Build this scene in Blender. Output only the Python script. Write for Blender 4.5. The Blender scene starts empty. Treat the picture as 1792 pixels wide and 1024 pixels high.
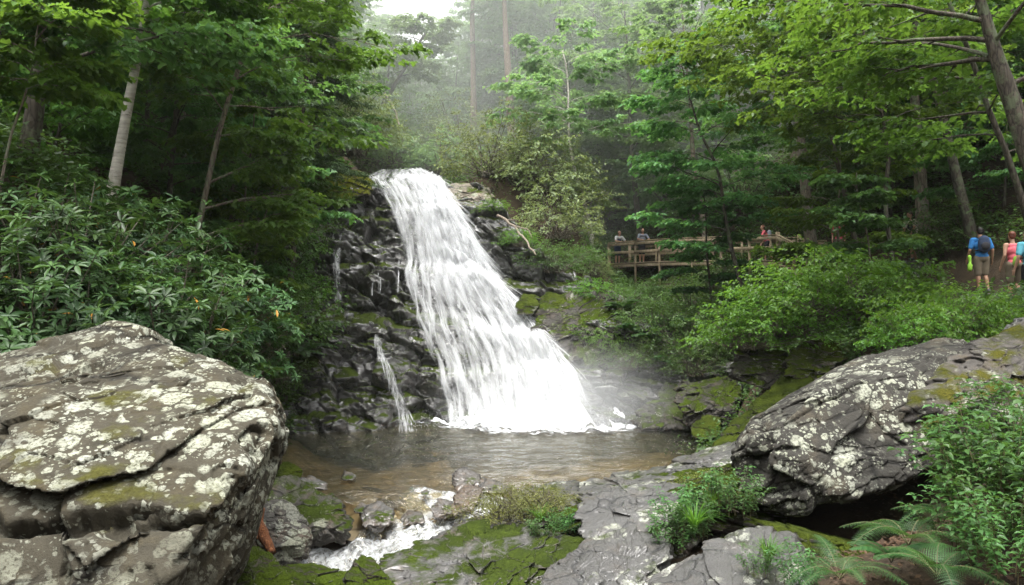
import bpy, bmesh, math, random
import numpy as np
from mathutils import Vector, Matrix
R=math.radians
scene=bpy.context.scene
COL=scene.collection
# ---------------------------------------------------------------- camera frame (photo pixels 1792x1024)
FPX=1394.0; PITCH=R(2.71); CAM=np.array([0.0,0.0,3.0])
cp,sp=math.cos(PITCH),math.sin(PITCH)
def at(px,py,Y):
    u=(px-896)/FPX; v=(512-py)/FPX
    d=np.array([u, cp-v*sp, sp+v*cp]); return CAM+d*(Y/d[1])
def zat(py,Y): return at(896,py,Y)[2]
def xat(px,Y,py=578): return at(px,py,Y)[0]
# ---------------------------------------------------------------- noise
def _h(ix,iy,iz,s):
    h=(ix.astype(np.int64)*374761393+iy.astype(np.int64)*668265263+iz.astype(np.int64)*2147483647+s*974634777)&0xFFFFFFFF
    h=((h^(h>>13))*1274126177)&0xFFFFFFFF; h=((h^(h>>16))*2246822519)&0xFFFFFFFF
    h=h^(h>>15)
    return h.astype(np.float64)/4294967295.0
def vnoise(p,s=0):
    p=np.asarray(p,float); i=np.floor(p); f=p-i; f=f*f*f*(f*(f*6-15)+10); i=i.astype(np.int64)
    r=0
    for a in (0,1):
        wa=f[:,0] if a else 1-f[:,0]
        for b in (0,1):
            wb=f[:,1] if b else 1-f[:,1]
            for c in (0,1):
                wc=f[:,2] if c else 1-f[:,2]
                r=r+wa*wb*wc*_h(i[:,0]+a,i[:,1]+b,i[:,2]+c,s)
    return r*2-1
def fbm(p,o=4,s=0,g=.5):
    r=0;a=1.0;p=np.asarray(p,float)
    for k in range(o):
        r=r+a*vnoise(p,s+k*7); a*=g; p=p*2.03+17.3
    return r
def vor(q,s=0):
    q=np.asarray(q,float); i=np.floor(q).astype(np.int64); n=len(q)
    f1=np.full(n,9.0); f2=np.full(n,9.0); dl=np.zeros((n,3)); rn=np.zeros((n,4))
    for a in (-1,0,1):
        for b in (-1,0,1):
            for c in (-1,0,1):
                cx,cy,cz=i[:,0]+a,i[:,1]+b,i[:,2]+c
                pt=np.stack([cx+_h(cx,cy,cz,s),cy+_h(cx,cy,cz,s+1),cz+_h(cx,cy,cz,s+2)],1)
                d=q-pt; dist=np.sqrt((d*d).sum(1))
                m=dist<f1
                f2=np.where(m,f1,np.minimum(f2,dist)); f1=np.where(m,dist,f1)
                dl[m]=d[m]
                if m.any():
                    rn[m]=np.stack([_h(cx,cy,cz,s+k)[m] for k in (3,4,5,6)],1)
    return f1,f2,rn,dl
def facets(q,s,off,tilt,crack,w=.12):
    """blocky rock: each cell has its own offset and tilt, with cracks between cells"""
    f1,f2,rn,dl=vor(q,s)
    return off*(rn[:,0]-.5)*2+tilt*((rn[:,1:4]-.5)*2*dl).sum(1)-crack*np.exp(-(f2-f1)/w)
def sm(x,a,b):
    t=np.clip((np.asarray(x,float)-a)/(b-a),0,1); return t*t*(3-2*t)
# ---------------------------------------------------------------- mesh + tagging
def mesh(name,V,F,mat,smooth=False,uv=None):
    """F: array (m,k) or list of such arrays"""
    Fs=F if isinstance(F,list) else [F]
    Fs=[np.asarray(f,np.int32) for f in Fs if len(f)]
    V=np.asarray(V,np.float32)
    me=bpy.data.meshes.new(name)
    me.vertices.add(len(V)); me.vertices.foreach_set('co',V.ravel())
    nl=sum(f.size for f in Fs); npoly=sum(len(f) for f in Fs)
    me.loops.add(nl); me.polygons.add(npoly)
    me.loops.foreach_set('vertex_index',np.concatenate([f.ravel() for f in Fs]))
    tot=np.concatenate([np.full(len(f),f.shape[1],np.int32) for f in Fs])
    st=np.concatenate([[0],np.cumsum(tot)[:-1]]).astype(np.int32)
    me.polygons.foreach_set('loop_start',st); me.polygons.foreach_set('loop_total',tot)
    if smooth: me.polygons.foreach_set('use_smooth',np.ones(npoly,bool))
    if uv is not None:
        l=me.uv_layers.new(name='UVMap'); idx=np.concatenate([f.ravel() for f in Fs])
        l.data.foreach_set('uv',np.asarray(uv,np.float32)[idx].ravel())
    me.update(calc_edges=True)
    if mat: me.materials.append(mat)
    return me
def obj(name,me,parent=None,loc=None,rz=0,sc=None,base=None):
    o=bpy.data.objects.new(name,me); COL.objects.link(o)
    if parent: o.parent=parent
    if loc is not None: o.location=[float(c) for c in loc]
    if rz: o.rotation_euler[2]=rz
    if sc is not None: o.scale=(sc,sc,sc) if not hasattr(sc,'__len__') else sc
    return o
def tag(o,label=None,cat=None,group=None,kind=None):
    if label: o['label']=label
    if cat: o['category']=cat
    if group: o['group']=group
    if kind: o['kind']=kind
    return o
def thing(name,label,cat,loc=(0,0,0),rz=0,group=None,sc=None):
    return tag(obj(name,None,None,loc,rz,sc),label,cat,group)
def copytree(o,loc,rz,sc,label,group=None):
    c=o.copy(); COL.objects.link(c)
    c.location=[float(k) for k in loc]; c.rotation_euler=(0,0,rz); c.scale=(sc,)*3 if not hasattr(sc,'__len__') else sc
    c['label']=label
    if group: c['group']=group
    for ch in o.children:
        d=ch.copy(); COL.objects.link(d); d.parent=c
        for g in ch.children:
            e=g.copy(); COL.objects.link(e); e.parent=d
    return c
def grid(nu,nv):
    i=np.arange(nu-1)[:,None]*nv+np.arange(nv-1)[None,:]
    i=i.ravel(); return np.stack([i,i+nv,i+nv+1,i+1],1)
class MB:
    """collects shapes into one mesh"""
    def __init__(s): s.V=[];s.T=[];s.Q=[];s.n=0
    def add(s,V,T=None,Q=None):
        V=np.asarray(V,float); s.V.append(V)
        if T is not None and len(T): s.T.append(np.asarray(T)+s.n)
        if Q is not None and len(Q): s.Q.append(np.asarray(Q)+s.n)
        s.n+=len(V)
    def tube(s,P,rad,k=8,cap=True):
        P=np.asarray(P,float); n=len(P); rad=np.broadcast_to(np.asarray(rad,float),(n,))
        T=np.gradient(P,axis=0); T/=np.linalg.norm(T,axis=1)[:,None]+1e-9
        ref=np.array([0,1.,0]) if abs(T[:,1]).mean()<.8 else np.array([1.,0,0])
        A=np.cross(T,ref); A/=np.linalg.norm(A,axis=1)[:,None]+1e-9; B=np.cross(T,A)
        an=np.linspace(0,2*np.pi,k,endpoint=False)
        V=P[:,None]+rad[:,None,None]*(np.cos(an)[None,:,None]*A[:,None]+np.sin(an)[None,:,None]*B[:,None])
        V=V.reshape(-1,3); i=np.arange(n-1)[:,None]*k; j=np.arange(k)[None]; j2=(j+1)%k
        Q=np.stack([i+j,i+j2,i+k+j2,i+k+j],-1).reshape(-1,4)
        tr=None
        if cap:
            V=np.vstack([V,P[:1],P[-1:]]); c0=n*k; jj=np.arange(k); j3=(jj+1)%k
            tr=np.vstack([np.stack([np.full(k,c0),j3,jj],1),np.stack([np.full(k,c0+1),(n-1)*k+jj,(n-1)*k+j3],1)])
        s.add(V,tr,Q)
    def bar(s,a,b,w,h,up=(0,0,1)):
        """rectangular beam from a to b, slightly chamfered"""
        a=np.asarray(a,float);b=np.asarray(b,float);t=b-a;t/=np.linalg.norm(t)+1e-9
        up=np.asarray(up,float)
        if abs(t@up)>.95: up=np.array([0,1.,0])
        x=np.cross(t,up);x/=np.linalg.norm(x);y=np.cross(x,t)
        c=min(w,h)*.12
        pr=[(-w/2+c,-h/2),(w/2-c,-h/2),(w/2,-h/2+c),(w/2,h/2-c),(w/2-c,h/2),(-w/2+c,h/2),(-w/2,h/2-c),(-w/2,-h/2+c)]
        V=np.array([a+x*p+y*q for p,q in pr]+[b+x*p+y*q for p,q in pr]+[a,b]); k=8
        jj=np.arange(k);j2=(jj+1)%k
        Q=np.stack([jj,j2,k+j2,k+jj],1)
        T=np.vstack([np.stack([np.full(k,16),j2,jj],1),np.stack([np.full(k,17),k+jj,k+j2],1)])
        s.add(V,T,Q)
    def ball(s,c,r,rot=None,nu=14,nv=10):
        th=np.linspace(0,2*np.pi,nu,endpoint=False);ph=np.linspace(0,np.pi,nv)
        V=np.stack([np.outer(np.sin(ph),np.cos(th)),np.outer(np.sin(ph),np.sin(th)),np.outer(np.cos(ph),np.ones(nu))],-1).reshape(-1,3)
        V=V*np.asarray(r,float)
        if rot is not None: V=V@np.asarray(rot).T
        i=np.arange(nv-1)[:,None]*nu;j=np.arange(nu)[None];j2=(j+1)%nu
        s.add(V+np.asarray(c,float),None,np.stack([i+j,i+nu+j,i+nu+j2,i+j2],-1).reshape(-1,4))
    def build(s,name,mat,smooth=False):
        F=[]
        if s.T: F.append(np.vstack(s.T))
        if s.Q: F.append(np.vstack(s.Q))
        return mesh(name,np.vstack(s.V),F,mat,smooth)
# ---------------------------------------------------------------- materials
class NT:
    def __init__(s,name):
        s.m=bpy.data.materials.new(name); s.m.use_nodes=True; s.t=s.m.node_tree; s.t.nodes.clear()
        s.out=s.n('ShaderNodeOutputMaterial')
    def n(s,t,**k):
        x=s.t.nodes.new(t)
        for a,v in k.items(): setattr(x,a,v)
        return x
    def l(s,a,b): s.t.links.new(a,b)
    def val(s,sock,v):
        if isinstance(v,bpy.types.NodeSocket): s.l(v,sock)
        else: sock.default_value=v if not (isinstance(v,tuple) and len(v)==3 and sock.type=='RGBA') else (*v,1)
    def co(s,kind='Object'): return s.n('ShaderNodeTexCoord').outputs[kind]
    def map(s,v,sc=(1,1,1),rot=(0,0,0)):
        m=s.n('ShaderNodeMapping'); s.l(v,m.inputs[0]); m.inputs['Scale'].default_value=sc; m.inputs['Rotation'].default_value=rot; return m.outputs[0]
    def noise(s,v,scale,detail=5,rough=.55,dist=0,col=False):
        x=s.n('ShaderNodeTexNoise'); s.l(v,x.inputs['Vector']); x.inputs['Scale'].default_value=scale; x.inputs['Detail'].default_value=detail
        x.inputs['Roughness'].default_value=rough; x.inputs['Distortion'].default_value=dist; return x.outputs['Color' if col else 'Fac']
    def voro(s,v,scale,feature='F1',out='Distance',rand=1):
        x=s.n('ShaderNodeTexVoronoi',feature=feature); s.l(v,x.inputs['Vector']); x.inputs['Scale'].default_value=scale; x.inputs['Randomness'].default_value=rand; return x.outputs[out]
    def ramp(s,f,stops,interp='LINEAR'):
        x=s.n('ShaderNodeValToRGB'); s.l(f,x.inputs[0]); e=x.color_ramp.elements; x.color_ramp.interpolation=interp
        while len(e)<len(stops): e.new(.5)
        for k,(p,c) in zip(e,stops):
            k.position=p; k.color=(c,c,c,1) if not hasattr(c,'__len__') else (*c,1)
        return x.outputs[0]
    def math(s,op,a,b=0.0,c=None,clamp=False):
        x=s.n('ShaderNodeMath',operation=op); x.use_clamp=clamp; s.val(x.inputs[0],a); s.val(x.inputs[1],b)
        if c is not None: s.val(x.inputs[2],c)
        return x.outputs[0]
    def mix(s,f,a,b,bt='MIX'):
        x=s.n('ShaderNodeMix',data_type='RGBA',blend_type=bt); s.val(x.inputs[0],f); s.val(x.inputs[6],a); s.val(x.inputs[7],b); return x.outputs[2]
    def addv(s,a,b,k=1.0):
        x=s.n('ShaderNodeVectorMath',operation='MULTIPLY_ADD'); s.l(b,x.inputs[0]); x.inputs[1].default_value=(k,k,k); s.l(a,x.inputs[2]); return x.outputs[0]
    def bump(s,h,strength=.5,dist=.05,nrm=None):
        x=s.n('ShaderNodeBump'); s.l(h,x.inputs['Height']); x.inputs['Strength'].default_value=strength; x.inputs['Distance'].default_value=dist
        if nrm is not None: s.l(nrm,x.inputs['Normal'])
        return x.outputs[0]
    def nz(s):
        g=s.n('ShaderNodeNewGeometry'); x=s.n('ShaderNodeSeparateXYZ'); s.l(g.outputs['Normal'],x.inputs[0]); return x.outputs['Z']
    def bsdf(s,col,rough=.8,spec=.5,bump=None,**kw):
        b=s.n('ShaderNodeBsdfPrincipled'); s.val(b.inputs['Base Color'],col); s.val(b.inputs['Roughness'],rough); s.val(b.inputs['Specular IOR Level'],spec)
        if bump is not None: s.l(bump,b.inputs['Normal'])
        for k,v in kw.items(): s.val(b.inputs[k],v)
        return b.outputs[0]
    def done(s,sh): s.l(sh,s.out.inputs['Surface']); return s.m

def m_rock(name,base,lich=0.0,moss=.5,wet=0.0,mossz=.35,scale=1.0,warm=(.2,.14,.09),lcol=(.31,.32,.265),mcol=(.060,.088,.010),bumpd=.04,lsc=1.0,mdark=(.026,.036,.008),dark=.35):
    t=NT(name); p=t.co('Object'); w=t.addv(p,t.noise(p,1.3*scale,3,col=True),.35)
    big=t.noise(p,.9*scale,6,.6); fine=t.noise(p,9*scale,6,.65); grain=t.noise(p,60*scale,4,.7)
    c=t.mix(t.ramp(big,[(.3,0),(.7,1)]),tuple(k*dark for k in base),base)
    c=t.mix(t.ramp(t.noise(w,2.2*scale,5,.6),[(.5,0),(.68,.75)]),c,warm)
    c=t.mix(t.ramp(fine,[(.3,.65),(.75,0)]),c,tuple(k*dark*.6 for k in base))
    c=t.mix(t.ramp(grain,[(.36,.6),(.64,0)]),c,tuple(k*.4 for k in base))
    hgt=t.math('ADD',t.math('MULTIPLY',fine,1.0),t.math('MULTIPLY',grain,.40))
    # hairline fractures
    st=t.map(w,(1,1,3.0),(R(8),R(-22),0)); cr=t.ramp(t.voro(st,.8*scale,'DISTANCE_TO_EDGE'),[(0,0),(.035,1)])
    cr=t.math('MAXIMUM',cr,t.ramp(t.noise(p,1.1*scale,2),[(.45,0),(.55,1)]))
    c=t.mix(cr,tuple(k*.12 for k in base),c)
    hgt=t.math('ADD',hgt,t.math('MULTIPLY',cr,.8))
    rough=t.ramp(t.noise(p,2.5*scale,5),[(.35,.88-wet*.72),(.65,.92-wet*.4)])
    if lich>0:
        wl=t.addv(p,t.noise(p,9*scale*lsc,4,.6,col=True),.10/lsc); wl=t.addv(wl,t.noise(p,38*scale*lsc,3,.6,col=True),.035/lsc)
        def spots(sc,thr,mask,lo,hi):
            d=t.voro(wl,sc*lsc,'F1'); cs=t.voro(wl,sc*lsc,'F1','Color'); x=t.n('ShaderNodeSeparateColor'); t.l(cs,x.inputs[0])
            rad=t.math('MULTIPLY',x.outputs[0],thr); s=t.math('MULTIPLY',t.math('SUBTRACT',rad,d),12.0,clamp=True)
            return t.math('MULTIPLY',s,t.ramp(t.noise(p,mask,4),[(lo,0),(hi,1)])), x.outputs[1]
        s1,v1=spots(2.6,.62,1.0,.52-.2*lich,.58-.18*lich); s2,v2=spots(6.5,.66,1.7,.54-.2*lich,.6-.18*lich); s3,v3=spots(15,.62,2.6,.55-.2*lich,.62-.18*lich)
        s=t.math('MAXIMUM',t.math('MAXIMUM',s1,s2),s3)
        brk=t.math('MULTIPLY',t.ramp(t.noise(p,22*scale*lsc,5,.75),[(.36,0),(.50,1)]),t.ramp(t.noise(p,.75,4,.6),[(.36,.15),(.56,1)])); s=t.math('MULTIPLY',s,brk)
        lc=t.mix(v1,lcol,(.29,.30,.225)); lc=t.mix(t.ramp(t.noise(p,40*scale,3),[(.3,.5),(.6,0)]),lc,tuple(k*.55 for k in lcol))
        c=t.mix(s,c,lc); hgt=t.math('ADD',hgt,t.math('MULTIPLY',s,.25))
    mm=None
    if moss>0:
        up=t.math('ADD',t.math('MULTIPLY',t.nz(),mossz),t.math('MULTIPLY',t.noise(p,1.5*scale,6,.62),1.0))
        thr=1.05-.62*moss
        mm=t.ramp(t.math('MULTIPLY',up,.7),[(max(0,(thr-.06)*.7),0),((thr+.05)*.7,1)])
        mn=t.noise(p,32*scale,5,.7); mc=t.mix(t.ramp(t.noise(p,3*scale,4),[(.35,0),(.65,1)]),mdark,mcol)
        mc=t.mix(t.ramp(mn,[(.3,.7),(.65,0)]),mc,tuple(k*.4 for k in mdark))
        c=t.mix(mm,c,mc); hgt=t.math('ADD',hgt,t.math('MULTIPLY',t.math('MULTIPLY',mm,mn),1.6))
        rough=t.math('MAXIMUM',rough,t.math('MULTIPLY',mm,.95))
    bm=t.bump(hgt,.75,bumpd)
    kw={'Coat Weight':t.math('MULTIPLY',wet*.9,t.ramp(t.noise(p,1.1,4),[(.35,.2),(.6,1)])),'Coat Roughness':.12,'Coat Normal':t.bump(big,.5,.05)} if wet>=.6 else {}
    sp=.8 if wet>=.6 else .25
    if mm is not None:
        sp=t.math('MULTIPLY_ADD',mm,-sp*.9,sp)
        if 'Coat Weight' in kw: kw['Coat Weight']=t.math('MULTIPLY',kw['Coat Weight'],t.math('SUBTRACT',1.0,mm))
    t.done(t.bsdf(c,rough,sp,bm,**kw))
    return t.m
def m_leaf(name,c1,c2,c3=None,rough=.45,trans=.4,spec=.35,odd=None,oddp=.0):
    """three greens mixed leaf by leaf and clump by clump"""
    t=NT(name); g=t.n('ShaderNodeNewGeometry'); r=g.outputs['Random Per Island']
    c=t.mix(r,c1,c2)
    c3=c3 or tuple(k*.55 for k in c1)
    c=t.mix(t.ramp(t.noise(t.co('Object'),.9,4),[(.4,0),(.66,.85)]),c,c3)
    oi=t.n('ShaderNodeObjectInfo'); hs=t.n('ShaderNodeHueSaturation'); t.l(c,hs.inputs['Color'])
    t.val(hs.inputs['Value'],t.math('MULTIPLY_ADD',oi.outputs['Random'],.5,.75)); t.val(hs.inputs['Hue'],t.math('MULTIPLY_ADD',oi.outputs['Random'],.03,.485)); c=hs.outputs[0]
    if odd: c=t.mix(t.math('GREATER_THAN',r,1-oddp),c,odd)
    b=t.bsdf(c,rough,spec); tr=t.n('ShaderNodeBsdfTranslucent'); t.l(t.mix(.35,c,(c2[0]*2.2,c2[1]*2.0,c2[2]*.8)),tr.inputs[0])
    mx=t.n('ShaderNodeMixShader'); mx.inputs[0].default_value=trans; t.l(b,mx.inputs[1]); t.l(tr.outputs[0],mx.inputs[2])
    return t.done(mx.outputs[0])
def m_bark(name,c1,c2,sc=1.0,vs=.25,lich=None,bd=.02):
    t=NT(name); p=t.co('Object'); q=t.map(p,(1,1,vs)); w=t.addv(q,t.noise(q,4*sc,3,col=True),.15)
    n=t.noise(w,11*sc,6,.65); v=t.voro(w,14*sc,'DISTANCE_TO_EDGE')
    c=t.mix(t.ramp(n,[(.32,0),(.68,1)]),c1,c2); c=t.mix(t.ramp(v,[(0,.8),(.12,0)]),c,tuple(k*.35 for k in c1))
    if lich: c=t.mix(t.ramp(t.noise(p,4*sc,6,.65),[(.52,0),(.6,.85)]),c,lich)
    return t.done(t.bsdf(c,.85,.3,t.bump(t.math('ADD',n,t.math('MULTIPLY',v,1.5)),.8,bd)))
def m_plain(name,c,rough=.7,spec=.3,var=.25,sc=12.0,bd=.01,metal=0.0):
    t=NT(name); p=t.co('Object'); n=t.noise(p,sc,5,.6)
    return t.done(t.bsdf(t.mix(t.ramp(n,[(.3,0),(.7,1)]),tuple(k*(1-var) for k in c),tuple(min(1,k*(1+var)) for k in c)),rough,spec,t.bump(n,.4,bd),Metallic=metal))

M={}
M['cliff']=m_rock('wet_cliff_rock',(.125,.12,.115),0,.44,wet=1.0,mossz=.42,scale=.8,warm=(.06,.048,.036),mcol=(.060,.085,.012),bumpd=.07)
M['bank']=m_rock('damp_bank_rock',(.072,.064,.053),.08,.54,wet=.5,mossz=.35,scale=.9,warm=(.13,.09,.06),bumpd=.05)
M['lichen']=m_rock('lichen_boulder',(.070,.062,.042),.50,.52,mossz=.12,scale=1.0,warm=(.075,.058,.026),mcol=(.085,.082,.024),mdark=(.055,.055,.018),bumpd=.035,dark=.5,lsc=2.0)
M['lichen_far']=m_rock('lichen_boulder_dark',(.060,.056,.047),.52,.40,mossz=.05,scale=.8,warm=(.10,.08,.05),mcol=(.075,.070,.015),bumpd=.04,dark=.33,lsc=1.7)
M['ledge']=m_rock('ledge_rock',(.066,.062,.054),.05,.54,wet=.62,mossz=.10,scale=1.5,warm=(.085,.064,.042),mcol=(.040,.056,.010),bumpd=.05,dark=.38)
M['mossy']=m_rock('mossy_rock',(.15,.135,.12),.2,.80,mossz=.35,scale=1.0,mcol=(.065,.085,.012),wet=.2)
M['brown']=m_rock('brown_stream_rock',(.060,.044,.029),0,.2,wet=.75,scale=1.4,warm=(.15,.09,.04))
M['dark']=m_rock('dark_stream_rock',(.07,.06,.05),0,.35,wet=.8,scale=1.2,mossz=.3)
M['pale']=m_rock('pale_lichen_rock',(.16,.15,.135),.8,.2,mossz=.2,scale=1.2)
M['soil']=(lambda t:(lambda p:t.done(t.bsdf(t.mix(t.ramp(t.noise(p,1.6,6,.65),[(.35,0),(.65,1)]),(.022,.016,.010),(.055,.038,.022)),.9,.2,t.bump(t.noise(p,14,6,.7),.8,.06))))(t.co('Object')))(NT('forest_soil'))
M['bed']=None
# ================================================================ terrain
CP=np.array([(0,0,1.4),(-3,2,1.3),(3,2,1.4),(0,5,.3),(-1.5,8,-.5),(-2.5,5,.4),(-4,5,.6),
(-2,13.4,-1.0),(-3,12.8,-1.2),(-3.6,12.7,-1.2),(-1,12,-1.0),(-3,10.5,-1.0),(-1.2,14.4,-.45),(.5,14.3,-.4),(-2.6,14.6,-.5),
(-4.6,17,-.4),(-6,23,-.6),(0,20,-.9),(4,22,-.8),(0,16,-.5),(-3,15.3,-.35),(5.5,23.5,-.5),(3,18,-.4),(-4.2,15,-.2),(2,15,-.3),
(1,9,-.1),(2,12,0),(3,12.5,.2),(4.2,15,-.1),(4.5,10.5,.5),(5,9,.8),(6,8,1.7),(7,11,2.2),(3.5,6.5,.7),(4.5,6.5,1.1),(5.5,5.5,1.6),(4.2,12.5,.7),
(9,14,3.2),(11.3,18,3.62),(12.4,21,3.95),(13.1,26,4.9),(12.5,30,5.2),(11,33,4.9),(5,41,5.2),(8,37,4.8),(5,35,4.2),(4.5,31,3.0),(6.5,27,1.8),(6.2,22,.6),(7.5,18,1.9),(6.5,16,1.2),(8.5,22,2.4),(9.5,27,3.4),
(16,24,8),(22,30,15),(25,15,12),(18,40,15),(30,40,26),(14,50,15),(20,60,24),(12.5,12,4.4),(16,8,6.5),(15,18,6.2),
(5,47,8.6),(8,44,9),(4,47,9),
(-4.5,34.5,8.6),(-5,38.5,9.3),(-5,50,12.8),(-2.9,43,12.0),(-.9,36,9.8),(1,36,9.2),(2.2,34.2,7.7),(2.2,38,9.3),(-.5,40,10.6),(-2.3,52,15.2),(2.2,48,13.4),(-7.6,34.5,10.6),(-8.8,46,13.4),(4.4,38.5,5.7),(-3.6,41,10.6),(-6.3,42,11.2),(-8,35,9.0),(-9,31,8.0),
(-4,27,-.3),(-4,30,2),(-4,33,6.5),(0,27,-.3),(0,30,2),(0,33,5),(3,27,.3),(3,30,2.2),(-7,27,.2),(-7,30,3),(-7,33,6.5),
(-9,27,5),(-7.8,23,1.5),(-7,19,1.6),(-6.5,16,1.4),(-6.2,14,1.7),(-7.5,14,4.2),(-5.8,10,1.6),(-6.2,8,2.4),(-9,9,5.4),(-12,14,9),(-10,20,7.2),(-9,17,5.4),(-14,25,13),(-12,35,13),(-20,30,21),(-18,15,15),(-20,50,26),(-10,50,14),(-5.5,6,1.6),(-8,4,4.5),(-15,0,10),
(-4.3,10.6,2.2),(-5.1,9.6,2.7),(-5.8,9.2,2.8),(-5.1,11.0,3.1),(-6.2,10.6,3.6),(-4.7,13.0,2.2),(-7.3,18.0,4.0),(-5.3,17,-.2),(-5.9,19,-.3),(-5.4,14.5,2.1),(-6.0,15.5,2.8),(-7.8,18.0,5.7),(4.7,17.5,-.25),(5.4,20.5,-.2),(8.5,16.5,3.0),(7.9,17.0,3.1),(-7.8,19.3,4.3),(-5.8,13.5,3.5),(7.3,22.0,2.4),(8.4,20.0,2.8),(6.3,18.3,2.2),(6.7,13.2,2.2),(7.9,13.4,2.6),(3.2,6.9,.72),(3.2,6.1,.85),(4.0,7.4,.95),(4.7,8.2,1.15),(4.1,6.5,1.05),(2.3,9.6,.25),(1.8,9.0,.1),(2.2,7.2,.4),(5.5,8.6,1.4),(11.7,28.5,5.3),(0,80,19),(-6,80,19),(-18,80,30),(15,80,30),(0,120,32),(40,80,42),(-40,80,44),(40,0,18),(-40,0,24),(-40,130,55),(40,130,55),(0,-9,3),(0,-20,13),(-30,-20,22),(30,-20,22),(-12,-10,12),(12,-10,10)],float)  # last points: unseen hill behind the camera, added to block low sky light
def _rbf():
    n=len(CP); d=np.sqrt(((CP[:,None,:2]-CP[None,:,:2])**2).sum(2)+.35)
    A=np.zeros((n+3,n+3)); A[:n,:n]=d+np.eye(n)*.05*0; A[:n,n]=1; A[:n,n+1:]=CP[:,:2]; A[n:,:n]=A[:n,n:].T
    return np.linalg.solve(A,np.concatenate([CP[:,2],[0,0,0]]))
_W=_rbf()
def ground(x,y):
    x=np.atleast_1d(np.asarray(x,float)); y=np.atleast_1d(np.asarray(y,float)); out=np.zeros(len(x))
    for a in range(0,len(x),20000):
        xs,ys=x[a:a+20000],y[a:a+20000]
        d=np.sqrt((xs[:,None]-CP[None,:,0])**2+(ys[:,None]-CP[None,:,1])**2+.35)
        out[a:a+20000]=d@_W[:len(CP)]+_W[-3]+_W[-2]*xs+_W[-1]*ys
    return out
def gz(x,y): return float(ground(x,y)[0])
def on(px,Y,dz=0.0,py=578):
    x=xat(px,Y,py); return np.array([x,Y,gz(x,Y)+dz])
nu,nv=300,330
s=np.linspace(-1,1,nu); xs=np.sign(s)*(np.abs(s)*22+np.abs(s)**4*70)
t=np.linspace(0,1,nv); ys=-14+t*60+t**5*110
X,Y=np.meshgrid(xs,ys,indexing='ij'); X=X.ravel();Y=Y.ravel()
Z=ground(X,Y)
Pn=np.stack([X,Y,Z],1)
Z=Z+fbm(Pn*.7,4,3)*.10+fbm(Pn*.15,3,9)*.35*sm(np.abs(Y-18),10,40)
GR=tag(obj('ground',mesh('ground',np.stack([X,Y,Z],1),grid(nu,nv),M['soil'],True)),kind='structure')
# ================================================================ cliff
PZ=[-1.5,0,.4,.6,1.75,2.0,3.15,3.4,4.3,4.9,5.2,7.4,7.6,8.9,9.25,10]; PY=[25.3,25.4,25.6,26.1,26.5,27.2,27.7,28.6,29.0,29.3,30.3,31.1,31.8,32.5,33.7,36.5]
def cliffY(x,z):
    x=np.asarray(x,float)+0*np.asarray(z,float); z=np.asarray(z,float)+0*x; sh=x.shape; x=x.ravel(); z=z.ravel()
    zw=z+.42*vnoise(np.stack([x*.55,0*x,z*.25],1),91)*sm(9.0-z,0,1.5)*sm(z,.0,.8)
    y=np.interp(zw,PZ,PY)
    y=y-1.1*sm(3.5-z,-.15,.25)*sm(-x,3.2,4.2)
    y=y-.35*sm(.95-z,-.1,.15)*sm(-x,2.8,3.6)
    y=y-.8*sm(7.2-z,-.2,1.2)*sm(-x,5.0,6.6)*sm(z,4.2,6)
    y=y-.28*np.maximum(0,x-2.2)-.6*sm(x,1.5,2.6)*sm(2.2-z,-.4,.6)
    return y.reshape(sh) if sh else float(y[0])
class Flow:
    """a fall of water over the cliff: left and right edges in world space, sampled by (u,v)"""
    def __init__(s,rows,off=.22,extra=None):
        z=[];l=[];r=[];ys=[]
        for py,a,b in rows:
            f=(lambda q: float(cliffY(-3.,q))) if extra is None else (lambda q: extra(q,a))
            zz=6.0
            for _ in range(60): zz=.5*zz+.5*zat(py,f(zz))
            yy=f(zz); z.append(zz); l.append(xat(a,yy,py)); r.append(xat(b,yy,py)); ys.append(yy)
        s.vv=np.linspace(0,1,len(z)); s.z=np.array(z); s.l=np.array(l); s.r=np.array(r); s.y=np.array(ys); s.off=off; s.ex=extra
    def P(s,u,v,lift=0.0):
        z=np.interp(v,s.vv,s.z); x=np.interp(v,s.vv,s.l)*(1-u)+np.interp(v,s.vv,s.r)*u
        return np.stack([x,s.Y(x,z)-lift,z+lift*.25],1)
    def Y(s,x,z): return cliffY(x,z)-s.off if s.ex is None else np.interp(-z,-s.z,s.y)-s.off
    def edges(s,z): return np.interp(-z,-s.z,s.l),np.interp(-z,-s.z,s.r)
MAIN=Flow([(304,672,740),(308,656,758),(313,648,768),(330,668,778),(362,690,795),(400,706,818),(450,716,846),(500,721,878),(550,735,922),(600,752,968),(650,772,998),(700,789,1008),(752,797,1022)],.36)
TX=[-13,-10,-8.2,-7.2,-5.9,-5.6,-3.2,-2.9,-1.1,.1,1.2,2.2,3.4,4.8,6.6,9]; TZ=[8.5,8.7,9.0,9.5,9.5,9.2,9.15,9.3,8.7,7.2,5.9,5.0,4.5,3.3,1.9,1.2]
nu,nv=520,420
x=np.linspace(-12,8,nu); tt=np.linspace(0,1.28,nv)
X,T=np.meshgrid(x,tt,indexing='ij'); X=X.ravel();T=T.ravel()
zt=np.interp(X,TX,TZ)+.10*np.sin(X*3.1); zt=zt
Z=np.where(T<1,-1.3+T*(zt+1.3),zt+(T-1)*2.0*sm(T,1,1.1)-(T-1)*.6)
Yb=cliffY(X,np.minimum(Z,zt)); Yb=np.where(T<1,Yb,cliffY(X,zt)+(T-1)*16)
P=np.stack([X,Yb,Z],1)
ca,sa=math.cos(R(14)),math.sin(R(14))
q=np.stack([P[:,0]*ca-P[:,2]*sa,P[:,1],P[:,0]*sa+P[:,2]*ca],1)
wq=q+np.stack([fbm(P*.8,3,31),fbm(P*.8,3,32),fbm(P*.8,3,33)],1)*.09
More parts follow.
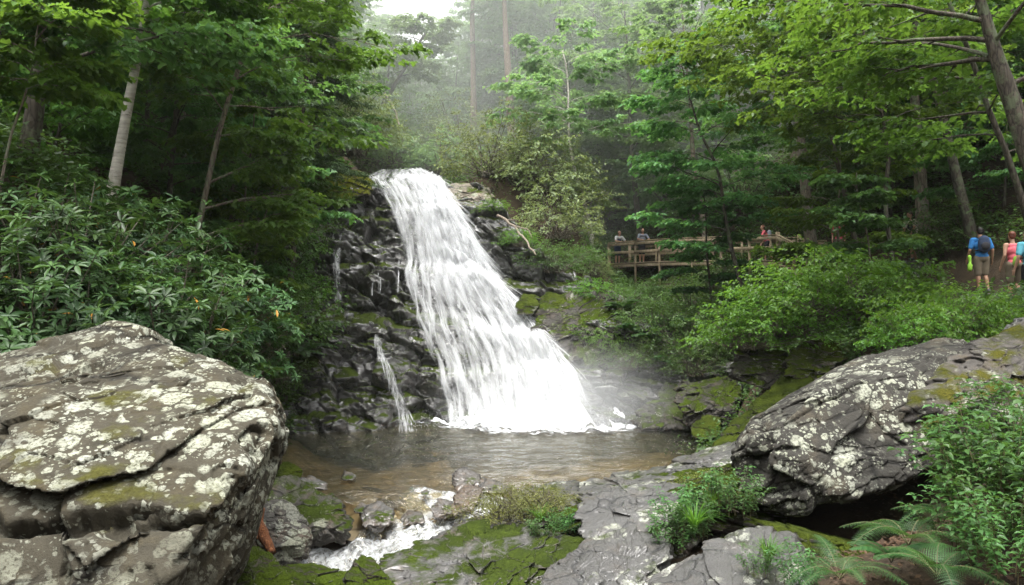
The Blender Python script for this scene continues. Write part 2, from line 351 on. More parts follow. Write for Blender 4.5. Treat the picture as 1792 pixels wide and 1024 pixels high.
d=facets(wq*np.array([.55,.40,1.25]),11,.40,.60,.30,.045)
d+=facets(wq*np.array([1.25,.9,3.0])+5,23,.13,.24,.10,.05)
d+=facets(wq*np.array([4.1,2.6,6.5])+9,29,.03,.09,.025,.07)
d+=fbm(P*2.2,5,41)*.05
nrm=np.stack([np.zeros(len(X)),np.where(T<1,-.9,-.3),np.where(T<1,.35,.8)],1)
l_,r_=MAIN.edges(Z); ins=sm(X,l_-.5,l_+.3)*(1-sm(X,r_-.3,r_+.5))*(Z<9.3)
d=d*(1-.72*ins)-.12*ins
P=P+nrm*d[:,None]*np.where(T<1,1,.55)[:,None]
tag(obj('cliff',mesh('cliff',P,grid(nu,nv),M['cliff'],False)),'dark wet fractured rock cliff with moss behind the waterfall','cliff',kind='structure')
# ================================================================ water
def m_water():
    t=NT('pool_water'); p=t.co('Object')
    w=t.math('ADD',t.math('MULTIPLY',t.noise(t.map(p,(1,1.6,1)),2.2,4,.6,.8),1.0),t.math('MULTIPLY',t.noise(t.map(p,(1,1.5,1)),9,3,.55,.6),.35))
    b=t.bump(w,.85,.13)
    fr=t.n('ShaderNodeFresnel'); fr.inputs['IOR'].default_value=1.36; t.l(b,fr.inputs['Normal'])
    gl=t.n('ShaderNodeBsdfGlossy'); gl.inputs['Roughness'].default_value=.06; t.l(b,gl.inputs['Normal']); gl.inputs['Color'].default_value=(.97,.95,.90,1)
    tr=t.n('ShaderNodeBsdfTransparent'); tr.inputs[0].default_value=(.86,.78,.58,1)
    df=t.n('ShaderNodeBsdfDiffuse'); df.inputs[0].default_value=(.055,.060,.040,1)
    m0=t.n('ShaderNodeMixShader'); m0.inputs[0].default_value=.16; t.l(tr.outputs[0],m0.inputs[1]); t.l(df.outputs[0],m0.inputs[2])
    m1=t.n('ShaderNodeMixShader'); t.l(t.math('ADD',fr.outputs[0],.04,clamp=True),m1.inputs[0]); t.l(m0.outputs[0],m1.inputs[1]); t.l(gl.outputs[0],m1.inputs[2])
    # drifting foam flecks
    f=t.ramp(t.noise(t.map(t.addv(p,t.noise(p,1.5,3,col=True),.5),(1,2.2,1)),3.2,6,.7),[(.70,0),(.75,.7)])
    fd=t.n('ShaderNodeBsdfDiffuse'); fd.inputs[0].default_value=(.7,.7,.66,1)
    m2=t.n('ShaderNodeMixShader'); t.l(f,m2.inputs[0]); t.l(m1.outputs[0],m2.inputs[1]); t.l(fd.outputs[0],m2.inputs[2])
    return t.done(m2.outputs[0])
M['water']=m_water()
def m_bed():
    t=NT('pool_bed'); p=t.co('Object')
    c=t.mix(t.voro(p,1.7,'F1','Color'),(.035,.03,.018),(.20,.16,.095)); c=t.mix(t.ramp(t.voro(t.addv(p,t.noise(p,3,3,col=True),.2),1.7,'DISTANCE_TO_EDGE'),[(0,1),(.12,0)]),c,(.05,.035,.02))
    return t.done(t.bsdf(t.mix(.25,c,t.mix(t.noise(p,4,5),(.07,.055,.03),(.24,.19,.12))),.8,.2))
# the pool bed, a sheet just above the ground
nu,nv=90,90
X,Y=np.meshgrid(np.linspace(-8,8,nu),np.linspace(13.9,26,nv),indexing='ij');X=X.ravel();Y=Y.ravel()
Z=ground(X,Y); Pn=np.stack([X,Y,Z],1); Z=np.minimum(Z+.12+fbm(Pn*1.3,4,77)*.13,-.05)
tag(obj('pool_bed',mesh('pool_bed',np.stack([X,Y,Z],1),grid(nu,nv),m_bed(),True)),kind='structure')
nu,nv=150,120
X,Y=np.meshgrid(np.linspace(-9,9,nu),np.linspace(14.25,27,nv),indexing='ij');X=X.ravel();Y=Y.ravel()
Pn=np.stack([X,Y,0*X],1); Z=fbm(Pn*1.4,4,5)*.018+fbm(Pn*3.5,3,6)*.012*sm(Y,16,25)
Z-=.16*sm(15.0-Y,0,.75)*sm(X,-3.2,-2.4)*(1-sm(X,.4,1.0))
tag(obj('pool_water',mesh('pool_water',np.stack([X,Y,Z],1),grid(nu,nv),M['water'],True)),kind='structure')
# white water materials
def m_white(name,su,sv,lo,hi,base=(.60,.62,.63),amax=1.0,amin=.0,dist=1.2):
    t=NT(name); uv=t.co('UV'); w=t.map(uv,(su,sv,1)); w2=t.map(uv,(su*2.7,sv*1.3,1))
    n=t.math('ADD',t.math('MULTIPLY',t.noise(w,1,5,.62,dist),.6),t.math('MULTIPLY',t.noise(w2,1,4,.6,.3),.4))
    a=t.ramp(n,[(lo,amin),(hi,amax)])
    d=t.n('ShaderNodeBsdfDiffuse'); d.inputs[0].default_value=(*base,1); tl=t.n('ShaderNodeBsdfTranslucent'); tl.inputs[0].default_value=(*base,1)
    t.l(t.bump(n,.5,.06),d.inputs['Normal'])
    mm=t.n('ShaderNodeMixShader'); mm.inputs[0].default_value=.35; t.l(d.outputs[0],mm.inputs[1]); t.l(tl.outputs[0],mm.inputs[2])
    tr=t.n('ShaderNodeBsdfTransparent'); mx=t.n('ShaderNodeMixShader')
    # fade towards the sheet's thin edges
    x=t.n('ShaderNodeSeparateXYZ'); t.l(uv,x.inputs[0]); e=t.math('MULTIPLY',t.math('MINIMUM',x.outputs[0],t.math('SUBTRACT',1.0,x.outputs[0])),9.0,clamp=True)
    e2=t.math('MULTIPLY_ADD',e,.5,.5)
    a=t.math('MULTIPLY',t.math('SUBTRACT',a,t.math('MULTIPLY',t.math('SUBTRACT',1.0,e),.45),clamp=True),e2)
    t.l(a,mx.inputs[0]); t.l(tr.outputs[0],mx.inputs[1]); t.l(mm.outputs[0],mx.inputs[2])
    return t.done(mx.outputs[0])
def m_fall(name,sc=(2.6,.5,.50),lo=.34,hi=.70,skew=.30,base=(.58,.59,.60)):
    """white water: gaps follow the falling lines, thickness of the sheet from its own attribute"""
    t=NT(name); p=t.co('Object'); x=t.n('ShaderNodeSeparateXYZ'); t.l(p,x.inputs[0]); c=t.n('ShaderNodeCombineXYZ')
    t.l(t.math('MULTIPLY_ADD',x.outputs[2],skew,x.outputs[0]),c.inputs[0]); t.l(x.outputs[1],c.inputs[1]); t.l(x.outputs[2],c.inputs[2])
    w=t.addv(c.outputs[0],t.noise(p,.9,3,col=True),.30)
    n=t.math('ADD',t.math('MULTIPLY',t.noise(t.map(w,sc),1,6,.65,.5),.6),t.math('MULTIPLY',t.noise(t.map(w,tuple(k*m for k,m in zip(sc,(4,4,2.2)))),1,4,.6,.3),.4))
    at_=t.n('ShaderNodeAttribute'); at_.attribute_name='thickness'
    a=t.ramp(t.math('ADD',n,t.math('MULTIPLY_ADD',at_.outputs['Fac'],.8,-.42)),[(lo,0),(hi,1)])
    d=t.n('ShaderNodeBsdfDiffuse'); d.inputs[0].default_value=(*base,1); tl=t.n('ShaderNodeBsdfTranslucent'); tl.inputs[0].default_value=(*base,1)
    t.l(t.bump(n,.45,.10),d.inputs['Normal'])
    mm=t.n('ShaderNodeMixShader'); mm.inputs[0].default_value=.4; t.l(d.outputs[0],mm.inputs[1]); t.l(tl.outputs[0],mm.inputs[2])
    tr=t.n('ShaderNodeBsdfTransparent'); mx=t.n('ShaderNodeMixShader')
    t.l(a,mx.inputs[0]); t.l(tr.outputs[0],mx.inputs[1]); t.l(mm.outputs[0],mx.inputs[2])
    return t.done(mx.outputs[0])
M['fall']=m_fall('falling_water'); M['thin']=m_fall('thin_falling_water',(14,3,.9),.42,.66)
def m_strand():
    t=NT('water_strand'); d=t.n('ShaderNodeBsdfDiffuse'); d.inputs[0].default_value=(.62,.63,.64,1); tl=t.n('ShaderNodeBsdfTranslucent'); tl.inputs[0].default_value=(.92,.93,.94,1)
    mm=t.n('ShaderNodeMixShader'); mm.inputs[0].default_value=.45; t.l(d.outputs[0],mm.inputs[1]); t.l(tl.outputs[0],mm.inputs[2])
    tr=t.n('ShaderNodeBsdfTransparent'); mx=t.n('ShaderNodeMixShader'); g=t.n('ShaderNodeNewGeometry')
    uv=t.n('ShaderNodeSeparateXYZ'); t.l(t.co('UV'),uv.inputs[0]); par=lambda q: t.math('MULTIPLY',t.math('MULTIPLY',q,t.math('SUBTRACT',1.0,q)),4.0)
    soft=t.math('MULTIPLY',par(uv.outputs[0]),par(uv.outputs[1]))
    t.l(t.math('MULTIPLY',t.math('MULTIPLY_ADD',g.outputs['Random Per Island'],.42,.08),soft),mx.inputs[0]); t.l(tr.outputs[0],mx.inputs[1]); t.l(mm.outputs[0],mx.inputs[2])
    return t.done(mx.outputs[0])
M['strand']=m_strand()
LED=(.16,.30,.50,.70)
def ledge(v,u,sd):
    k=0
    for i,c in enumerate(LED):
        vv=v-c-.05*(u-.3)-.02*fbm(np.stack([u*6,0*u+sd,0*u+i],1),3,sd)
        k=k+np.where(vv<0,np.exp(-(vv/.012)**2),np.exp(-(vv/.075)**2))*(.65+.6*fbm(np.stack([u*4,0*u+i*3,0*u],1),2,sd+i))
    return k
def sheet(fl,nu,nv,seed,lift,amp,big=True):
    U,V=np.meshgrid(np.linspace(0,1,nu),np.linspace(0,1,nv),indexing='ij');U=U.ravel();V=V.ravel()
    p=fl.P(U,V,lift)
    if big: p[:,2]+=(-.30*U+.10*fbm(np.stack([U*5,0*U,0*U+2],1),3,8))*(1-sm(V,.0,.10))
    wid=np.interp(V,fl.vv,fl.r-fl.l)
    e=np.abs(2*U-1)**4*np.sign(U-.5)
    p[:,0]+=e*(fbm(np.stack([p[:,2]*2.3,U*2,0*U+seed],1),4,seed+3)*.16*np.minimum(1,wid)+fbm(np.stack([p[:,2]*8,U*2,0*U+seed],1),2,seed+4)*.05*np.minimum(1,wid))
    sk=p[:,0]+.3*p[:,2]
    k=fbm(np.stack([sk*3.2,p[:,2]*1.1,0*U+seed],1),5,seed+9)*amp+fbm(np.stack([sk*9,p[:,2]*2.0,0*U+seed],1),3,seed+5)*amp*.35
    if big: k+=.30*ledge(V,U,seed)
    p[:,1]-=k; p[:,2]+=k*.35
    ed=np.minimum(U,1-U)
    if big:
        th=.17+.31*sm(U,.25,.66)+.30*np.exp(-((V-.04)/.07)**2)+.24*ledge(V,U,seed)-.10*np.exp(-((U-.45)/.12)**2-((V-.22)/.07)**2)-.04*sm(V,.75,1.0)-.14*np.exp(-((U-.62)/.10)**2-((V-.60)/.16)**2)-.18*np.exp(-((U-.28)/.14)**2-((V-.38)/.10)**2)-.16*np.exp(-((U-.22)/.12)**2-((V-.72)/.12)**2)
        th=th-.60*(1-sm(ed,0,.07+.16*np.abs(fbm(np.stack([p[:,2]*1.7,0*U,np.round(U)*3+seed],1),3,seed+21))))
    else: th=.50*sm(V,-.03,.22)-.35*(1-sm(ed,0,.25))+.15*fbm(np.stack([p[:,2]*1.5,0*U,0*U+seed],1),2,seed)
    return p,grid(nu,nv),th
def setth(me,th):
    a=me.attributes.new('thickness','FLOAT','POINT'); a.data.foreach_set('value',np.clip(th,0,1.4).astype(np.float32)); return me
def strands(mb,fl,n,seed,wlo,whi,llo,lhi,lift,dens=None,fling=0.0,jit=.10):
    g=np.random.default_rng(seed); k=8
    z0a,z1a=fl.z[0],fl.z[-1]
    for i in range(n):
        u=g.random() if dens is None else dens(g); z0=z0a-(z0a-z1a)*(g.random()*1.04-.06); L=g.uniform(llo,lhi)*(.6+.8*g.random())
        z=np.clip(z0-np.linspace(0,L,k),z1a-.05,z0a+.05); l,r=fl.edges(z)
        x0=l[0]*(1-u)+r[0]*u; full=(l*(1-u)+r*u)-x0; q=g.uniform(.35,1.15); dz=z[0]-z
        x=x0+full*q+dz*g.normal(0,jit)*.6+(fling*dz*g.random() if u>.8 else 0)+np.cumsum(g.normal(0,.006,k))
        x=np.maximum(x,l-.05)
        out=g.random()*lift+np.sin(np.linspace(0,3.14,k))*g.random()*.22*min(1,L)
        p=np.stack([x,fl.Y(x,z)-out,z+.1*out],1); w=g.uniform(wlo,whi)*np.sin(np.linspace(.10,3.05,k))**.8
        a=p.copy();b=p.copy(); a[:,0]-=w; b[:,0]+=w; b[:,1]+=g.uniform(-.6,.6)*w
        V=np.empty((2*k,3));V[0::2]=a;V[1::2]=b; j=np.arange(k-1)*2
        mb.add(V,None,np.stack([j,j+1,j+3,j+2],1)); mb.uv.append(np.stack([np.tile([0.,1.],k),np.repeat(np.linspace(.04,.96,k),2)],1))
wf=thing('waterfall','tall white waterfall fanning down the dark cliff into the pool','waterfall',(0,0,0)); wf['kind']='structure'
ps=[];fs=[];ts=[];n0=0
for sd,lf,am in ((1,.0,.10),(2,.20,.13)):
    p,f,th=sheet(MAIN,170,260,sd,lf,am); ps.append(p);fs.append(f+n0);ts.append(th-(.10 if lf else 0));n0+=len(p)
obj('water_sheet',setth(mesh('water_sheet',np.vstack(ps),np.vstack(fs),M['fall'],True),np.concatenate(ts)),wf)
mb=MB(); mb.uv=[]
right=lambda g: .30+.72*g.random()**.7
edge=lambda g: 1.0-abs(g.normal(0,.06))
strands(mb,MAIN,1300,5,.02,.13,.35,1.9,.30)
strands(mb,MAIN,1000,6,.03,.16,.25,1.3,.45,right)
strands(mb,MAIN,900,7,.012,.07,.3,1.4,.4,edge,.5,.2)
# clots of white water bursting at the ledges, fine spray off the face and at the foot
g=np.random.default_rng(9)
n=9000; v=g.random(n)**.6; u=np.where(g.random(n)<.5,g.random(n),1.0-np.abs(g.normal(0,.09,n)))
p=MAIN.P(u,v,0)+np.stack([g.normal(0,.10,n),-.1-np.abs(g.normal(0,.22,n)),g.normal(0,.1,n)],1)
n2=9000; c=g.random(n2)*1.12; foot=MAIN.P(c,np.full(n2,1.0)); foot+=np.stack([g.normal(.25,.8,n2),-np.abs(g.normal(0,.55,n2)),np.abs(g.normal(0,.38,n2))],1)
p=np.vstack([p,foot]); n=len(p); r=g.uniform(.003,.011,n)[:,None]
V=np.stack([p+r*[-1,0,-.6],p+r*[1,0,-.6],p+r*[0,.8,.9],p+r*[0,-.9,.3]],1).reshape(-1,3); i=np.arange(n)[:,None]*4
tag(obj('water_strands',mesh('water_strands',np.vstack(mb.V),np.vstack(mb.Q),M['strand'],True,np.vstack(mb.uv)),wf),kind='stuff')
M['drop']=m_plain('water_drop',(.66,.67,.68),.4,.4,.0); sp_=MB(); sp_.add(V,np.vstack([i+[0,1,3],i+[1,2,3],i+[2,0,3]]))
tag(obj('spray',sp_.build('spray',M['drop']),wf),kind='stuff')
def trickle(label,rows,seed,ex,n=120,wide=(.008,.03)):
    f=Flow(rows,.45,ex); p,fc,th=sheet(f,10,90,seed,.0,.03,False)
    r=thing('water_trickle',label,'waterfall',(0,0,0)); r['kind']='structure'
    obj('water_sheet',setth(mesh('trickle_sheet',p,fc,M['thin'],True),th),r)
    m=MB(); m.uv=[]; strands(m,f,n,seed+50,*wide,.15,.7,.12); tag(obj('water_strands',mesh('trickle_strands',np.vstack(m.V),np.vstack(m.Q),M['strand'],True,np.vstack(m.uv)),r),kind='stuff')
exl=lambda z,a: float(cliffY(xat(a,29.5),z))-.15
trickle('thin white side fall dropping over the mossy left ledge',[(412,587,604),(440,588,602),(480,590,601),(525,591,604)],11,exl,90)
trickle('narrow trickle sliding down the lower cliff blocks to the pool',[(588,660,667),(615,665,676),(650,679,692),(690,691,708),(720,702,722),(752,704,734)],12,lambda z,a: float(cliffY(xat(a,26.5),z))-.25,200)
for k,(a,b,x0,w,lab) in enumerate([(470,518,656,2,'fine water thread farthest from the main waterfall, under the overhang'),(465,512,670,2,'fine water thread between two others under the overhang'),(448,512,700,3,'fine water thread under the overhang closest to the main waterfall')]):
    trickle(lab,[(a,x0,x0+w),(b,x0-2,x0+w-2)],20+k,lambda z,a: float(cliffY(xat(a,29.5),z))-.35,14,(.007,.018))
# foam where the fall lands, spreading over the pool
def m_foam(name,lo,hi,sc=(1,1.6,1)):
    t=NT(name); p=t.co('Object'); w=t.addv(p,t.noise(p,1.2,3,col=True),.5)
    n=t.noise(t.map(w,sc),2.6,7,.68); uv=t.n('ShaderNodeSeparateXYZ'); t.l(t.co('UV'),uv.inputs[0])
    a=t.ramp(t.math('ADD',n,t.math('MULTIPLY_ADD',uv.outputs[0],.75,-.42)),[(lo,0),(hi,1)])
    d=t.bsdf((.62,.64,.65),.7,.3,t.bump(t.noise(w,9,5,.7),.6,.05)); tr=t.n('ShaderNodeBsdfTransparent'); mx=t.n('ShaderNodeMixShader')
    t.l(a,mx.inputs[0]); t.l(tr.outputs[0],mx.inputs[1]); t.l(d,mx.inputs[2]); return t.done(mx.outputs[0])
nu,nv=170,80
U,V=np.meshgrid(np.linspace(0,1,nu),np.linspace(0,1,nv),indexing='ij');U=U.ravel();V=V.ravel()
x=-3.0+U*9.6; y=25.6-V*4.6
bx=x+.0; dens=np.clip(1.25-V*1.25-np.maximum(0,-.6-x)*.30-np.maximum(0,x-2.7)*.28,0,1)
h=.03+np.maximum(0,fbm(np.stack([x*2.1,y*2.1,0*x],1),5,61)+.26)*.34*dens**2.2+np.maximum(0,fbm(np.stack([x*6,y*6,0*x],1),3,62))*.07*dens
tag(obj('foam',mesh('foam',np.stack([x,y,h],1),grid(nu,nv),m_foam('landing_foam',.52,.64),True,np.stack([dens,V],1))),kind='structure')
# the creek leaving the pool: a small step, then white rapids running off to the lower corner
path=np.array([(-.75,14.7,-.02),(-1.0,14.25,-.10),(-1.25,13.95,-.36),(-1.6,13.55,-.46),(-2.1,13.2,-.60),(-2.7,12.8,-.72),(-3.2,12.2,-.82),(-3.5,11.2,-.95)])
tt=np.linspace(0,1,8)
wd=np.array([1.35,1.30,1.15,1.0,.95,.95,.9,.9])
nu,nv=90,200
U,V=np.meshgrid(np.linspace(-1,1,nu),np.linspace(0,1,nv),indexing='ij');U=U.ravel();V=V.ravel()
c=np.stack([np.interp(V,tt,path[:,k]) for k in range(3)],1); w=np.interp(V,tt,wd)
dirs=np.gradient(path,axis=0)[:,:2]; dirs/=np.linalg.norm(dirs,axis=1)[:,None]
dx=np.interp(V,tt,dirs[:,0]);dy=np.interp(V,tt,dirs[:,1]); side=np.stack([-dy,dx,0*dx],1)
p=c+side*(U*w)[:,None]
nz=fbm(np.stack([U*2.2,V*11,0*U],1),5,71); p[:,2]+=nz*.11*sm(V,.12,.3)+fbm(p*5,3,72)*.03
p[:,2]+=.03*U*U
tag(obj('creek_water',mesh('creek_water',p,grid(nu,nv),M['water'],True)),kind='structure')
M['rapid']=m_white('rapid_water',9,30,.40,.68,amin=.0,dist=1.0)
p2=p.copy(); p2[:,2]+=.02+.045*np.maximum(0,fbm(np.stack([U*3.4,V*15,0*U+3],1),4,73))
tag(obj('rapids_foam',mesh('rapids_foam',p2,grid(nu,nv),M['rapid'],True,np.stack([(U+1)/2,V],1))),kind='structure')
# ================================================================ boulders
_ico={}
def ico(n):
    if n not in _ico:
        b=bmesh.new(); bmesh.ops.create_icosphere(b,subdivisions=n,radius=1)
        _ico[n]=(np.array([v.co[:] for v in b.verts]),np.array([[v.index for v in f.verts] for f in b.faces])); b.free()
    return _ico[n]
def rock(label,pts,mat,seed,sub=6,p=22,rough=1.0,strata=(.15,.1,1.0),name='boulder',cat='boulder',group=None,world=False,cell=1.0,flat=False):
    W=np.array(pts,float) if world else np.array([at(*q) for q in pts])
    c=W.mean(0); b=bmesh.new()
    for v in W-c: b.verts.new(v)
    bmesh.ops.convex_hull(b,input=b.verts[:]); bmesh.ops.recalc_face_normals(b,faces=b.faces[:])
    N=[];D=[]
    for f in b.faces:
        n=np.array(f.normal[:]); d=float(n@np.array(f.verts[0].co[:]))
        if f.calc_area()<1e-6: continue
        if d<0: n,d=-n,-d
        N.append(n);D.append(max(d,.02))
    b.free(); N=np.array(N);D=np.array(D)
    Vd,F=ico(sub)
    q=np.maximum(0,(Vd@N.T)/D); r=(q**p).sum(1)**(-1.0/p)
    P=Vd*r[:,None]; size=float(np.median(r))
    s=np.array(strata,float); s/=np.linalg.norm(s)
    wq=P/size+seed*3.7; wq=wq+np.stack([fbm(wq*1.3,3,seed+k) for k in range(3)],1)*(.018 if flat else .09)
    st=wq+ (wq@s)[:,None]*s[None]*(3.0 if flat else 1.3)           # cells flattened along the bedding
    d=facets(st*1.1*cell,seed,.13 if flat else .08,.07 if flat else .13,.05,.030)+facets(st*2.7*cell+3,seed+5,.030,.025 if flat else .06,.018,.035)
    lay=(wq@s)*7*cell+fbm(wq*1.5,3,seed+8)*1.2; fr=lay-np.floor(lay); d+=.012*(fr-.5)-.02*np.exp(-((fr-.02)/.06)**2)*(vnoise(wq*1.4,seed+2)>-.1)
    d+=fbm(wq*2.0,6,seed+9,.55)*.028+fbm(wq*13,4,seed+11,.6)*.006
    P=P*(1+d*rough)[:,None]
    o=tag(obj(name,mesh(name,P,F,mat,True),None,c),label,cat,group)
    return o
def cut(o,fn):
    me=o.data; n=len(me.vertices); a=np.empty(n*3,np.float32); me.vertices.foreach_get('co',a); a=a.reshape(-1,3); c=np.array(o.location)
    a=fn(a+c)-c; me.vertices.foreach_set('co',a.astype(np.float32).ravel()); me.update()
# hero boulders
B1=rock('huge lichen-spotted boulder filling the lower corner beside the rhododendrons',
 [(-120,650,6.8),(10,604,7.0),(130,577,7.1),(195,562,7.2),(262,582,7.2),(335,615,7.0),(400,645,6.7),(450,652,6.5),(482,690,6.15),(498,745,5.95),
  (482,810,5.95),(440,905,6.8),(402,1010,7.5),(380,1100,7.9),(468,778,5.35),(332,950,4.6),(240,1065,4.3),(-140,900,4.6),(-140,1150,4.2),(-140,760,5.5),
  (-140,700,9.2),(200,610,9.4),(430,700,8.6),(420,1000,8.4),(-140,1150,9),(250,1350,4.9),(-140,1350,4.5)],M['lichen'],3,8,60,.62,strata=(.25,-.55,.8),cell=1.0)
def crease(P):
    # the long dark split running across the lower face, and the notch behind the right-hand knob
    def line(P,a,b,ya,yb,w,dep,sd):
        A=at(*a,ya);B=at(*b,yb); d=B-A; L=np.linalg.norm(d); d/=L; v=P-A; t=v@d
        perp=v-t[:,None]*d; perp[:,1]*=.35; h=perp[:,2]+perp[:,1]*.0+fbm(P*2.5,4,sd)*.07
        return dep*np.exp(-(h/w)**2)*sm(t,-.15,.15)*(1-sm(t,L-.15,L+.25))*(P[:,1]<6.9)
    g=line(P,(-60,905),(345,868),4.9,5.3,.032,.22,5)+line(P,(345,868),(440,770),5.3,5.6,.026,.12,6)+line(P,(110,690),(190,655),6.2,6.4,.022,.05,8)
    n=np.array([.1,-.8,.55]); P=P-n[None]*g[:,None]
    g2=line(P,(300,800),(395,668),5.9,6.5,.035,.16,7); return P-n[None]*g2[:,None]
cut(B1,crease)
rock('big dark lichen-patched boulder leaning over the ferns',
 [(1272,792,10.5),(1302,742,10.7),(1380,688,11.0),(1450,646,11.3),(1560,606,11.7),(1650,584,11.9),(1694,598,11.7),(1650,690,10.3),(1648,815,9.7),
  (1400,905,9.7),(1352,900,9.8),(1288,865,10.2),(1268,810,10.4),(1600,842,9.4),(1500,885,9.25),(1318,765,9.9),(1345,740,9.9),(1460,672,10.25),(1575,655,10.3),
  (1450,720,13.2),(1650,640,13.2),(1420,860,12.5),(1660,800,12)],M['lichen_far'],8,8,30,.55,strata=(-.45,.1,.9))
rock('long mossy rock slab climbing behind the dark lichen-patched boulder',
 [(1575,700,9.9),(1640,640,10.7),(1705,596,11.3),(1792,560,11.6),(1920,520,11.8),(1920,660,10.2),(1720,715,9.8),(1900,820,10),(1620,800,9.9),(1700,640,13.2),(1900,560,13.8)],
 m_rock('mossy_slab',(.13,.118,.105),.25,.62,mossz=.2,mcol=(.085,.080,.016),warm=(.11,.08,.04)),14,7,24,.9,strata=(-.5,.1,.85))
rock('small grey rock on top of the mossy slab under the hikers',[(1755,580,12),(1775,558,12.2),(1830,545,12.3),(1850,570,11.8),(1760,592,11.8),(1840,590,11.7),(1790,560,13),(1850,570,13)],M['ledge'],15,6)
# ledges in the middle foreground
ls=(-.42,-.15,.9)
rock('long grey rock ledge dividing the pool from the mossy foreground',
 [(820,930,11.2),(875,890,11.8),(1000,858,12.4),(1100,845,12.7),(1185,826,13.0),(1275,798,12.9),(1380,775,12.6),(900,930,10.6),(1010,905,10.3),(1100,880,10.2),(1210,850,10.3),(1340,830,10.5),(840,1010,10.8),(1340,960,10.6),(900,890,13.4),(1300,830,14)],M['bank'],21,8,26,1.5,strata=ls,flat=True,cell=1.5)
rock('pale wet rock plate at the tip of the long ledge, over the moss tuft',
 [(868,890,11.2),(905,862,11.8),(985,842,12.2),(1012,848,12.0),(1000,882,11.0),(940,918,10.5),(880,915,10.7),(900,940,10.6),(1000,915,10.8),(930,870,12.8),(1005,860,12.8)],M['ledge'],121,7,30,1.3,strata=ls,flat=True)
rock('tilted wet rock plate in the middle of the long ledge, touching the pool',
 [(1008,870,11.0),(1032,842,11.9),(1110,822,12.5),(1165,814,12.5),(1182,838,11.4),(1150,878,10.5),(1040,903,10.3),(1060,935,10.3),(1150,910,10.4),(1040,860,12.8),(1160,835,13)],M['ledge'],122,7,30,1.3,strata=ls,flat=True)
rock('tilted wet rock plate of the long ledge running under the big dark boulder',
 [(1152,832,11.8),(1192,802,12.8),(1280,774,12.8),(1305,786,12),(1292,828,11.2),(1192,858,10.9),(1200,890,10.9),(1290,860,11),(1200,820,13.4),(1295,800,13.4)],M['ledge'],123,7,30,1.3,strata=ls,flat=True)
rock('angular grey block with a dark cleft standing in front of the long ledge',
 [(1010,905,9.7),(1060,850,10.3),(1150,838,10.4),(1195,850,10.1),(1175,905,9.5),(1120,955,9.2),(1030,950,9.2),(1050,1010,9.4),(1170,980,9.4),(1060,870,11),(1180,870,11)],M['ledge'],22,7,26,1.0,strata=ls,flat=True)
rock('flat pale rock plate at the edge of the rapids, below the moss tuft',
 [(745,952,10.3),(800,915,10.9),(865,900,11.1),(900,925,10.4),(850,955,9.9),(760,975,9.8),(800,1010,10),(880,990,10),(800,940,11.6),(880,920,11.8)],M['ledge'],23,7,26,1.0,strata=ls,flat=True)
rock('mossy sloping ledge between the rapids and the bottom edge',
 [(655,995,9.3),(735,945,9.9),(850,915,10.2),(960,935,9.8),(1070,955,9.2),(1010,1060,8.2),(690,1070,8.2),(650,1040,9),(700,1130,8.4),(1050,1120,8.4),(800,960,11.3),(1050,960,10.6)],
 m_rock('mossy_ledge',(.11,.102,.095),0,.58,mossz=.25,mcol=(.050,.072,.010),mdark=(.02,.03,.006),wet=.7),24,8,26,1.1,strata=ls,flat=True,cell=1.5)
rock('layered grey rock at the bottom edge under the leafy plants',
 [(960,1000,8.4),(1050,932,8.9),(1130,925,8.9),(1170,960,8.5),(1165,1070,7.6),(950,1090,7.6),(1000,1180,7.8),(1160,1180,7.8),(1000,990,9.8),(1160,970,9.8)],M['ledge'],25,7,26,1.2,strata=ls,flat=True,cell=1.4)
rock('pale rock with a mossy hollow at the bottom edge beside the ferns',
 [(1095,1035,7.2),(1200,968,7.7),(1300,922,8.0),(1375,925,7.9),(1420,1000,7.4),(1400,1110,6.6),(1110,1110,6.6),(1150,1200,6.8),(1400,1200,6.8),(1250,980,9),(1400,960,8.8)],M['ledge'],26,7,22,.9,strata=ls,flat=True)
rock('low shaded rock under the overhanging boulder',[(1300,900,9.2),(1400,930,8.8),(1500,960,8.8),(1560,1000,8.6),(1300,1000,8.6),(1500,1060,8.4),(1320,920,10.6),(1560,960,10.4)],M['mossy'],27,6)
# by the rapids
rock('mossy rock in the bottom corner gap beside the huge boulder',[(395,990,8.2),(440,958,8.5),(475,965,8.5),(525,1035,8),(500,1110,7.6),(385,1110,7.6),(450,980,9.6),(520,1060,9.2)],M['bank'],31,7)
rock('brown-topped angular rock on the near side of the rapids',[(600,1010,8.6),(632,972,8.9),(660,985,8.8),(700,1035,8.3),(690,1100,7.9),(590,1100,7.9),(640,1000,10),(700,1050,9.6)],M['bank'],32,7)
rock('low mossy rock between the two near rapids rocks',[(488,990,9),(545,985,9.2),(610,1000,9.1),(620,1080,8.3),(490,1080,8.3),(550,1000,10.2),(600,1040,10)],M['bank'],33,7)
rock('dark mossy slab rock sloping into the rapids beside the huge boulder',[(468,850,13.6),(500,832,14),(550,848,14.2),(592,876,14.1),(616,905,13.7),(606,930,13.3),(500,925,13.0),(455,890,13.2),(500,960,13.2),(600,955,13.4),(500,850,15),(590,890,15)],
 m_rock('dark_mossy_slab',(.13,.12,.105),.25,.60,mossz=.25,wet=.4,mcol=(.055,.080,.014)),34,7,24,1.1,strata=(-.4,0,.9))
rock('pale blotched rock tucked against the huge boulder at the rapids',[(440,890,12.2),(480,872,12.6),(515,880,12.6),(545,925,12.3),(520,955,12),(450,960,11.9),(460,1000,12),(540,980,12.2),(470,890,13.4),(540,930,13.3)],M['pale'],35,7)
rock('small yellow-green mossy rock at the pool edge beside the huge boulder',[(478,820,15.3),(500,806,15.6),(528,820,15.5),(530,845,15.1),(480,850,15),(490,830,16.3),(525,835,16.2)],M['mossy'],36,6)
